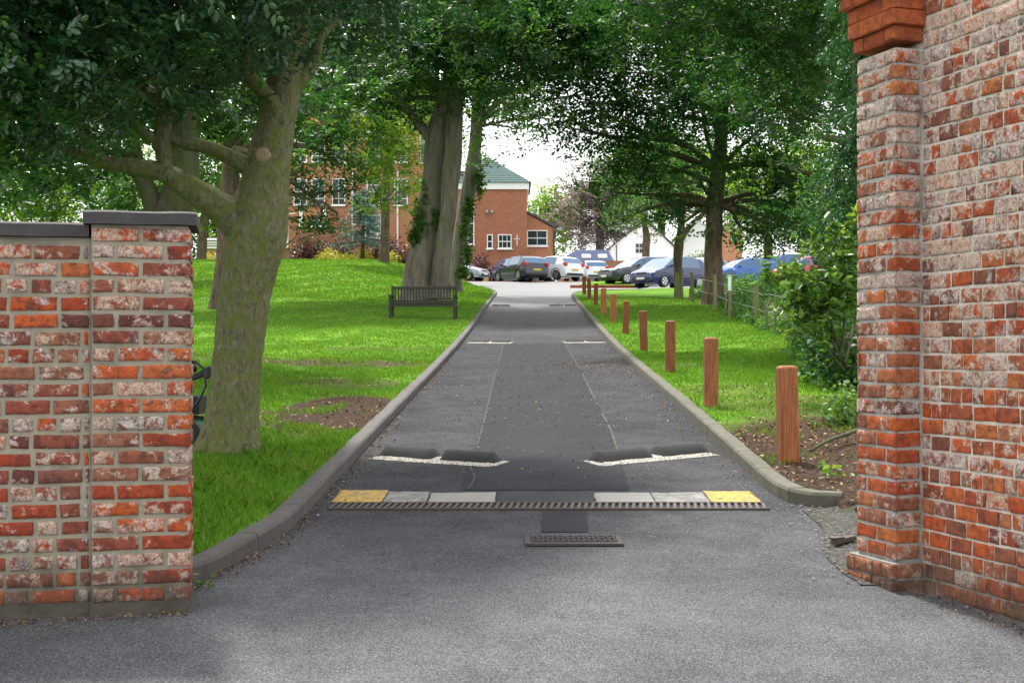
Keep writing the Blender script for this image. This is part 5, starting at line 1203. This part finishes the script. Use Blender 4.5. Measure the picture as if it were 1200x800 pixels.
DT = 92.
base = float(zr(DT)) - .4
tb = empty('brick_building', (wx(585, DT), DT, base), 0, 'square red brick block with green slate hipped roof behind the parked cars', 'building')
x0, x1 = wx(530, DT), wx(617.5, DT); zt = wz(222, DT)
mb = MB(); mb.box(((x0 + x1) / 2, DT + 3.5, (base + zt) / 2), (x1 - x0, 7, zt - base)); mb.build('wall', M['facade'], tb)
mb = MB(); mb.box(((x0 + x1) / 2, DT + 3.5, zt + .24), (x1 - x0 + .3, 7.3, .48)); mb.build('fascia', M['white'], tb)
mb = MB(); e = .3; zt2 = zt + .48; a = (x0 - e, DT - e, zt2); b = (x1 + e, DT - e, zt2); c = (x1 + e, DT + 7 + e, zt2); d = (x0 - e, DT + 7 + e, zt2); zp = zt2 + 2.3; r1_ = (x1 - 2.9, DT + 3.0, zp); r0_ = (x0 + 2.4, DT + 3.0, zp); r2_ = (x1 - 2.9, DT + 4.0, zp); r3_ = (x0 + 2.4, DT + 4.0, zp)
slates(mb, (a, b, r1_, r0_), 12); slates(mb, (b, c, r2_, r1_), 12); slates(mb, (c, d, r3_, r2_), 12); slates(mb, (d, a, r0_, r3_), 12); mb.quad([r0_, r1_, r2_, r3_]); mb.build('roof', M['slate_g'], tb)
win(tb, wx(574, DT), wz(283, DT), DT, .42, 1.02, 1, 2); win(tb, wx(591.5, DT), wz(283, DT), DT, .98, 1.02, 3, 2); win(tb, wx(548.5, DT), wz(262, DT), DT, .9, 3.0, 2, 4)
for xx in (570.5, 576.5):
    mb = MB(); q = Vector((wx(xx, DT), DT - .14, wz(248, DT))); mb.box(tuple(q), (.16, .22, .2), taper=.7); mb.build('wall_lamp', M['metal'], tb)
mb = MB(); mb.beam((wx(606, DT), DT - .05, wz(275, DT)), (wx(606, DT), DT - .05, wz(288, DT)), .06, .05, up=(0, 1, 0)); mb.beam((wx(602.5, DT), DT - .05, wz(280, DT)), (wx(609, DT), DT - .05, wz(280, DT)), .06, .05, up=(0, 1, 0)); mb.build('bracket', M['white'], tb)
DE = 93.5; ex = empty('brick_building', (wx(634, DE), DE, base), 0, 'low pale brick extension with a sloping roof and one wide window', 'building')
x0, x1 = x1 + .02, wx(650, DE); mb = MB(); zh, zl = wz(250, DE), wz(268, DE)
V = [(x0, DE, base), (x1, DE, base), (x1, DE, zl), (x0, DE, zh)]; V += [(p[0], DE + 6, p[2]) for p in V]; mb.add(V, [(0, 1, 2, 3), (7, 6, 5, 4), (1, 5, 6, 2), (0, 3, 7, 4), (0, 4, 5, 1), (3, 2, 6, 7)]); mb.build('wall', M['facade_pale'], ex)
mb = MB(); dv = Vector((x1 - x0, 0, zl - zh)).normalized(); p = Vector((x0, DE - .15, zh + .03)); q = Vector((x1 + .2, DE - .15, zl - .02)); nz = Vector((0, 0, .14)); V = [p, q, q + nz, p + nz]; V += [k + Vector((0, 6.3, 0)) for k in V]; mb.add([tuple(k) for k in V], [(0, 1, 2, 3), (7, 6, 5, 4), (1, 5, 6, 2), (0, 3, 7, 4), (0, 4, 5, 1), (3, 2, 6, 7)]); mb.build('roof', M['roof_dark'], ex)
win(ex, wx(629.5, DE), wz(279, DE), DE, 1.5, 1.15, 2, 2)
mb = MB(); mb.beam((x1 - .04, DE - .06, zl - .1), (x1 - .04, DE - .06, base), .09, .09, up=(0, 1, 0)); mb.build('downpipe', M['trim'], ex)
mb = MB(); mb.beam((x1, DE - .1, zl - .1), (x1 + .25, DE - .1, zl - .0), .05, .05); mb.box((x1 + .36, DE - .15, zl - .02), (.36, .18, .16)); mb.build('floodlight', M['metal'], ex)
# long brick range on the left
DLb = 96.; bl = float(Zlawn(-12, 84)) - .9; lb_ = empty('brick_building', (wx(420, DLb), DLb, bl), 0, 'long orange brick building with white windows behind the left lawn', 'building')
x0, x1 = wx(322, DLb), wx(529, DLb); zt = wz(120, DLb); mb = MB(); mb.box(((x0 + x1) / 2, DLb + 4, (bl + zt) / 2), (x1 - x0, 8, zt - bl)); mb.build('wall', M['facade_pale'], lb_)
mb = MB(); mb.box(((x0 + x1) / 2, DLb + 4, zt + .15), (x1 - x0 + .5, 8.5, .3)); mb.build('fascia', M['white'], lb_)
mb = MB(); z2 = zt + .3; slates(mb, ((x0 - .4, DLb - .4, z2), (x1 + .4, DLb - .4, z2), (x1 - 3, DLb + 4, z2 + 3), (x0 + 3, DLb + 4, z2 + 3)), 16); slates(mb, ((x1 + .4, DLb + 8.4, z2), (x0 - .4, DLb + 8.4, z2), (x0 + 3, DLb + 4, z2 + 3), (x1 - 3, DLb + 4, z2 + 3)), 16)
mb.add([(x0 - .4, DLb - .4, z2), (x0 + 3, DLb + 4, z2 + 3), (x0 - .4, DLb + 8.4, z2), (x1 + .4, DLb - .4, z2), (x1 - 3, DLb + 4, z2 + 3), (x1 + .4, DLb + 8.4, z2)], [(0, 1, 2), (3, 5, 4)]); mb.build('roof', M['slate_g'], lb_)
win(lb_, wx(437.5, DLb), wz(266, DLb), DLb, 1.25, 1.8, 3, 4, .1)
for x_ in (352, 373, 397, 437.5, 470, 500):
    for y_ in (225, 175):
        win(lb_, wx(x_, DLb), wz(y_, DLb), DLb, 1.0, 2.0, 2, 4)
mb = MB()
for x_ in (466, 413): mb.beam((wx(x_, DLb), DLb - .09, wz(200, DLb)), (wx(x_, DLb), DLb - .09, wz(290, DLb)), .12, .12, up=(0, 1, 0))
mb.build('downpipe', M['white'], lb_)
# projecting bay and terrace in front
DBb = 91.; by = empty('brick_bay', (wx(370, DBb), DBb, bl), 0, 'projecting orange brick bay with white corner strips and a small three pane window', 'building')
x0, x1 = wx(350, DBb), wx(384, DBb); zt = wz(242, DBb); mb = MB(); mb.box(((x0 + x1) / 2, DBb + 2.4, (bl + zt) / 2), (x1 - x0, 4.7, zt - bl)); mb.build('wall', M['facade_pale'], by)
mb = MB(); mb.box(((x0 + x1) / 2, DBb + 2.38, zt + .06), (x1 - x0 + .2, 4.8, .12)); mb.build('parapet', M['roof_dark'], by)
win(by, wx(369.5, DBb), wz(262, DBb), DBb, .95, .5, 3, 1, .08)
mb = MB()
for x_ in (352.5, 380.5): mb.box((wx(x_, DBb), DBb - .03, (wz(245, DBb) + wz(266, DBb)) / 2), (.24, .08, wz(245, DBb) - wz(266, DBb)))
mb.build('white_strip', M['white'], by)
DW = 86.; tw_ = empty('terrace_wall', (wx(380, DW), DW, bl), 0, 'brown brick terrace wall with dark coping behind the purple shrubs', 'wall')
x0, x1 = wx(346.5, DW), wx(412, DW); zt = wz(268, DW); mb = MB(); mb.box(((x0 + x1) / 2, DW + .2, (bl + zt) / 2), (x1 - x0, .4, zt - bl)); mb.build('brickwork', M['lowwall'], tw_); mb = MB(); mb.box(((x0 + x1) / 2, DW + .2, zt + .04), (x1 - x0 + .1, .5, .09)); mb.build('coping', M['roof_dark'], tw_)
x0, x1 = wx(328, DW), wx(345.5, DW); zt = wz(292.5, DW); t3 = empty('pillar_wall', (wx(336, DW), DW, bl), 0, 'low brick wall stub left of the terrace wall', 'wall'); mb = MB(); mb.box(((x0 + x1) / 2, DW + .2, (bl + zt) / 2), (x1 - x0, .4, zt - bl)); mb.build('brickwork', M['lowwall'], t3); mb = MB(); mb.box(((x0 + x1) / 2, DW + .2, zt + .04), (x1 - x0 + .06, .5, .08)); mb.build('coping', M['kerb'], t3)
rl = empty('handrail', (wx(335, DW), DW, bl), 0, 'grey stair handrail climbing to the terrace', 'handrail'); mb = MB()
mb.tube([Vector((wx(328, DW), DW + .6, wz(291, DW))), Vector((wx(346, DW), DW + .6, wz(276, DW)))], [.05, .05], 6); mb.tube([Vector((wx(333, DW), DW + .6, wz(299, DW))), Vector((wx(346, DW), DW + .6, wz(285, DW)))], [.04, .04], 6); mb.build('rail', M['trim'], rl)
mb = MB()
for i in range(6): mb.tube([Vector((wx(319.5 + i * 1.6, DW), DW, wz(291, DW))), Vector((wx(319.5 + i * 1.6, DW), DW, bl))], [.03, .03], 5)
mb.build('baluster', M['metal'], rl)
lp = empty('lamp_post', (wx(337, 88), 88, bl), 0, 'thin white lamp post with a short arm in front of the brick building', 'lamp post'); mb = MB(); mb.tube([(wx(337, 88), 88, bl), (wx(337, 88), 88, wz(250, 88))], [.06, .05], 8); mb.build('pole', M['white'], lp); mb = MB(); mb.beam((wx(337, 88), 88, wz(250.5, 88)), (wx(346, 88), 88, wz(250, 88)), .1, .07); mb.build('lamp_arm', M['white'], lp)

# slate roofed low building, white house, garden wall, hedge
DS = 106.; bs = float(zr(DS)) - .5; sh = empty('outbuilding', (wx(690, DS), DS, bs), 0, 'low brick outbuilding with blue slate roof and two skylights', 'building')
x0, x1 = wx(652, DS), wx(719, DS); ze = wz(307, DS); mb = MB(); mb.box(((x0 + x1) / 2, DS + 2.5, (bs + ze) / 2), (x1 - x0 - .3, 4.6, ze - bs)); mb.build('wall', M['lowwall'], sh)
zrg = wz(291.5, DS) + .1; mb = MB(); slates(mb, ((x0, DS - .1, ze), (x1 + .1, DS - .1, ze), (x1 - .3, DS + 2.5, zrg), (x0 + 1.8, DS + 2.5, zrg)), 8); slates(mb, ((x1 + .1, DS + 5.1, ze), (x0, DS + 5.1, ze), (x0 + 1.8, DS + 2.5, zrg), (x1 - .3, DS + 2.5, zrg)), 8); mb.add([(x0, DS - .1, ze), (x0 + 1.8, DS + 2.5, zrg), (x0, DS + 5.1, ze), (x1 + .1, DS - .1, ze), (x1 - .3, DS + 2.5, zrg), (x1 + .1, DS + 5.1, ze)], [(0, 1, 2), (3, 5, 4)]); ro = mb.build('roof', M['slate_b'], sh)
for x_ in (687, 706):
    t = (wz(300, DS) - ze) / (zrg - ze); c = Vector((wx(x_, DS) * 1.01, DS - .1 + 2.6 * t, wz(300, DS) + .0)); dn = Vector((0, 2.6, zrg - ze)).normalized(); up_ = Vector((1, 0, 0)).cross(dn)
    f = MB(); f.add([tuple(c + Vector((sx * .36, 0, 0)) + dn * (sy * .36) + up_ * h_) for h_ in (-.02, .10) for sx, sy in ((-1, -1), (1, -1), (1, 1), (-1, 1))], [(3, 2, 1, 0), (4, 5, 6, 7), (0, 1, 5, 4), (1, 2, 6, 5), (2, 3, 7, 6), (3, 0, 4, 7)]); f.build('skylight', M['white'], ro)
DH = 116.; bh_ = float(zr(DH)) - .5; wh_ = empty('white_house', (wx(755, DH), DH, bh_), 0, 'white rendered gabled house beyond the parked cars', 'house')
x0, x1 = wx(716, DH), wx(790, DH); zl = wz(290, DH); zp = wz(258, DH); xm = (x0 + x1) / 2 + .3; mb = MB(); V = [(x0, DH, bh_), (x1, DH, bh_), (x1, DH, zl), (xm, DH, zp), (x0, DH, zl)]; V += [(p[0], DH + 8, p[2]) for p in V]; mb.add(V, [(0, 1, 2, 3, 4), (9, 8, 7, 6, 5), (1, 6, 7, 2), (0, 4, 9, 5), (0, 5, 6, 1), (2, 7, 8, 3), (3, 8, 9, 4)]); mb.build('wall', M['whiterender'], wh_)
mb = MB()
for (xa, za, xb, zb_) in ((x0 - .35, zl - .28, xm, zp + .05), (xm, zp + .05, x1 + .35, zl - .28)):
    V = [(xa, DH - .25, za), (xb, DH - .25, zb_), (xb, DH - .25, zb_ + .16), (xa, DH - .25, za + .16)]; V += [(p[0], DH + 8.25, p[2]) for p in V]; mb.add(V, [(0, 1, 2, 3), (7, 6, 5, 4), (1, 5, 6, 2), (0, 3, 7, 4), (0, 4, 5, 1), (3, 2, 6, 7)])
mb.build('roof', M['roof_dark'], wh_); win(wh_, wx(749, DH), wz(291, DH), DH, .75, .95, 2, 2, .05)
mb = MB(); mb.beam((wx(722.5, DH), DH - .06, wz(287, DH)), (wx(722.5, DH), DH - .06, wz(306, DH)), .07, .07, up=(0, 1, 0)); mb.build('downpipe', M['trim'], wh_)
DH2 = 125.; wh2 = empty('white_house', (wx(815, DH2), DH2, float(zr(DH2))), 0, 'second white house partly hidden behind the big rough trunk', 'house'); mb = MB(); x0, x1 = wx(792, DH2), wx(842, DH2); z0, zl = float(zr(DH2)) - .5, wz(276, DH2); zp = wz(256, DH2)
V = [(x0, DH2, z0), (x1, DH2, z0), (x1, DH2, zl), ((x0 + x1) / 2, DH2, zp), (x0, DH2, zl)]; V += [(p[0], DH2 + 7, p[2]) for p in V]; mb.add(V, [(0, 1, 2, 3, 4), (9, 8, 7, 6, 5), (1, 6, 7, 2), (0, 4, 9, 5), (0, 5, 6, 1), (2, 7, 8, 3), (3, 8, 9, 4)]); mb.build('wall', M['whiterender'], wh2)
DQ = 99.; gw = empty('garden_wall', (wx(740, DQ), DQ, float(zr(DQ))), 0, 'low brick garden wall below the white house', 'wall'); x0, x1 = wx(658, DQ), wx(800, DQ); zt = wz(307, DQ); zb0 = float(zr(DQ)) - .5
mb = MB(); mb.box(((x0 + x1) / 2, DQ + .15, (zt + zb0) / 2), (x1 - x0, .3, zt - zb0)); mb.build('brickwork', M['lowwall'], gw); mb = MB(); mb.box(((x0 + x1) / 2, DQ + .15, zt + .05), (x1 - x0 + .05, .38, .1)); mb.build('coping', M['lowwall'], gw)
rb = empty('brick_house', (wx(862, 110), 110, float(zr(110))), 0, 'sliver of a red brick house behind the blue hatchback', 'house'); mb = MB(); zz0 = float(zr(110)); mb.box((wx(862, 110), 113, (zz0 + wz(268, 110)) / 2), (1.4, 5, wz(268, 110) - zz0)); mb.build('wall', M['facade_pale'], rb); mb = MB(); mb.box((wx(862, 110), 113, wz(268, 110) + .3), (1.8, 5.4, .6), taper=.6); mb.build('roof', M['roof_dark'], rb)
shrub('clipped_hedge', 'mid green hedge behind the silver car, between the trunks', 'hedge', 822, 92, 66, 34, M['beech'], .2, 3200, 71, dep=1.5)
shrub('clipped_hedge', 'dark low hedge behind the bright blue hatchback', 'hedge', 905, 88, 130, 34, M['dark'], .2, 5200, 72, dep=1.5)
# raised brick edge of the car park island
o = MB(); Di = 66; x0, x1 = wx(668, Di), wx(742, Di); 
for i in range(26): o.box((x0 + (x1 - x0) * (i + .5) / 26, Di, float(zr(Di)) + .07), ((x1 - x0) / 26 - .012, .22, .15), a=random.random())
tag(o.build('brick_edging', M['brick_orange'], bevel=.01), 'low red brick edging of the small grass island in the car park', 'edging')
mb = MB(); x0, x1 = wx(672, 70), wx(745, 72); V = []
for i in range(21):
    for j, D in enumerate((66.13, 68, 70, 72, 74)): V.append((x0 + (x1 - x0) * i / 20 + (j * .3), D, float(zr(D)) + .12 - .11 * (j == 4)))
mb.add(V, [(i * 5 + j, (i + 1) * 5 + j, (i + 1) * 5 + j + 1, i * 5 + j + 1) for i in range(20) for j in range(4)]); tag(mb.build('grass_island', M['ground'], smooth=True), kind='structure')

# shrubs in front of the brick building
for i, (x, wp, hp, nm, lb, mt_, lf, n, DD) in enumerate((
    (362, 46, 28, 'purple_shrub', 'leftmost purple shrub, directly below the terrace wall', 'purple', .20, 1700, 83), (396, 40, 24, 'purple_shrub', 'purple shrub in front of the right end of the terrace wall', 'purple', .20, 1400, 83.5),
    (452, 44, 28, 'purple_shrub', 'spiky purple shrub right of the blue spruce', 'purple', .22, 1500, 83), (474, 30, 22, 'purple_shrub', 'purple shrub touching the left side of the twin trunk', 'purple', .2, 900, 83.5),
    (383, 26, 13, 'golden_shrub', 'largest golden shrub, leftmost of the row on the lawn crest', 'gold', .14, 900, 81), (406, 16, 9, 'golden_shrub', 'smallest golden shrub, second in the row', 'gold', .13, 500, 81),
    (427, 20, 12, 'golden_shrub', 'round golden shrub below the blue spruce', 'gold', .13, 700, 80.5), (456, 20, 12, 'golden_shrub', 'deep yellow golden shrub, rightmost of the row', 'gold', .13, 700, 80.5),
    (564, 24, 34, 'purple_shrub', 'upright purple shrub against the brick block beside the cars', 'purple', .2, 1100, 88), (612, 26, 26, 'climbing_shrub', 'green shrub against the brick block behind the black hatchback', 'ivy', .2, 1000, 90),
    (245, 14, 10, 'golden_shrub', 'tiny golden shrub far off beside the near olive trunk', 'gold', .14, 300, 80))):
    shrub(nm, lb, 'shrub', x, DD, wp, hp, M[mt_], lf, n, 80 + i, dep=.8)
for i, (x, wp, hp, mt_, lb) in enumerate(((30, 220, 150, 'lime', 'light green hedge mass far beyond the left garden wall'), (180, 190, 140, 'beech', 'mid green hedge far beyond the left gate pillar'), (288, 120, 120, 'dark', 'dark hedge far behind the near olive trunk'))):
    shrub('tall_hedge', lb, 'hedge', x, 108, wp, hp, M[mt_], .30, 12000, 120 + i, dep=2)
# blue spruce
Dsp = 80; gs_ = GX(425, Dsp); sp = empty('blue_spruce', gs_, 0, 'blue grey spruce on a thin bare trunk before the building', 'tree'); mb = MB(); mb.tube([gs_ - Vector((0, 0, .2)), W(425, 285, Dsp), W(426, 225, Dsp)], [.16, .12, .04], 8, .1)
rng = np.random.default_rng(55); P = []
for _ in range(90):
    y = rng.uniform(222, 288); Rr = np.interp(y, [222, 270, 290], [12, 36, 40]) * rng.uniform(.5, 1); a = rng.uniform(0, 2 * math.pi); st = W(425, y, Dsp); en = st + Vector((math.cos(a) * Rr / F * Dsp, math.sin(a) * Rr / F * Dsp, -.25)); mb.tube([st, (st + en) / 2 + Vector((0, 0, .06)), en], [.03, .02, .01], 4)
    for t in np.linspace(.25, 1, 10):
        c = np.array(st) * (1 - t) + np.array(en) * t
        for _k in range(8): P.append(c + rng.normal(size=3) * np.array([.14, .14, .10]))
add_leaves('crown', np.array(P), .17, M['spruce'], sp, aspect=.3, rng=rng); mb.build('trunk', M['bark_dark'], sp, smooth=True)
# yellow grit bin by the purple shrub; low wall at far left
gb = GX(566, 84); q = empty('grit_bin', (gb.x, 84, float(zr(84))), 0, 'small yellow grit bin beside the purple shrub by the cars', 'bin'); mb = MB(); mb.box((gb.x, 84, float(zr(84)) + .35), (.75, .55, .7), taper=.88); M['yplastic'] = plain('yellow_plastic', (.7, .42, .06), .5, .15, 4); mb.build('bin_body', M['yplastic'], q, bevel=.03); mb = MB(); mb.box((gb.x, 84, float(zr(84)) + .76), (.74, .56, .12), taper=.7); mb.build('lid', M['yplastic'], q, bevel=.02)
fw = empty('low_wall', (wx(243, 88), 88, bl), 0, 'short red brick wall far off in the gap beside the olive trunk', 'wall'); zf_ = wz(293, 88); mb = MB(); mb.box((wx(243, 88), 88, (bl + zf_) / 2), (1.4, .3, zf_ - bl)); mb.build('brickwork', M['lowwall'], fw); mb = MB(); mb.box((wx(243, 88), 88, zf_ + .04), (1.46, .36, .08)); mb.build('coping', M['kerb'], fw)
vn = empty('white_trailer', (wx(250, 100), 100, bl), 0, 'white slatted trailer glimpsed beyond the low wall at far left', 'trailer'); mb = MB(); mb.box((wx(250, 100), 100, wz(286, 100)), (1.5, 1.2, .8)); mb.build('trailer_body', M['white'], vn, bevel=.05); mb = MB(); 
for k in range(3): mb.box((wx(250, 100), 99.38, wz(283 + k * 3, 100)), (1.4, .04, .06))
mb.build('slats', M['trim'], vn)
for sx in (-.5, .5):
    mb = MB(); mb.tube([(wx(250, 100) + sx, 99.5, bl + .3), (wx(250, 100) + sx, 99.3, bl + .3)], [.3, .3], 14); mb.build('wheel', M['tyre'], vn)
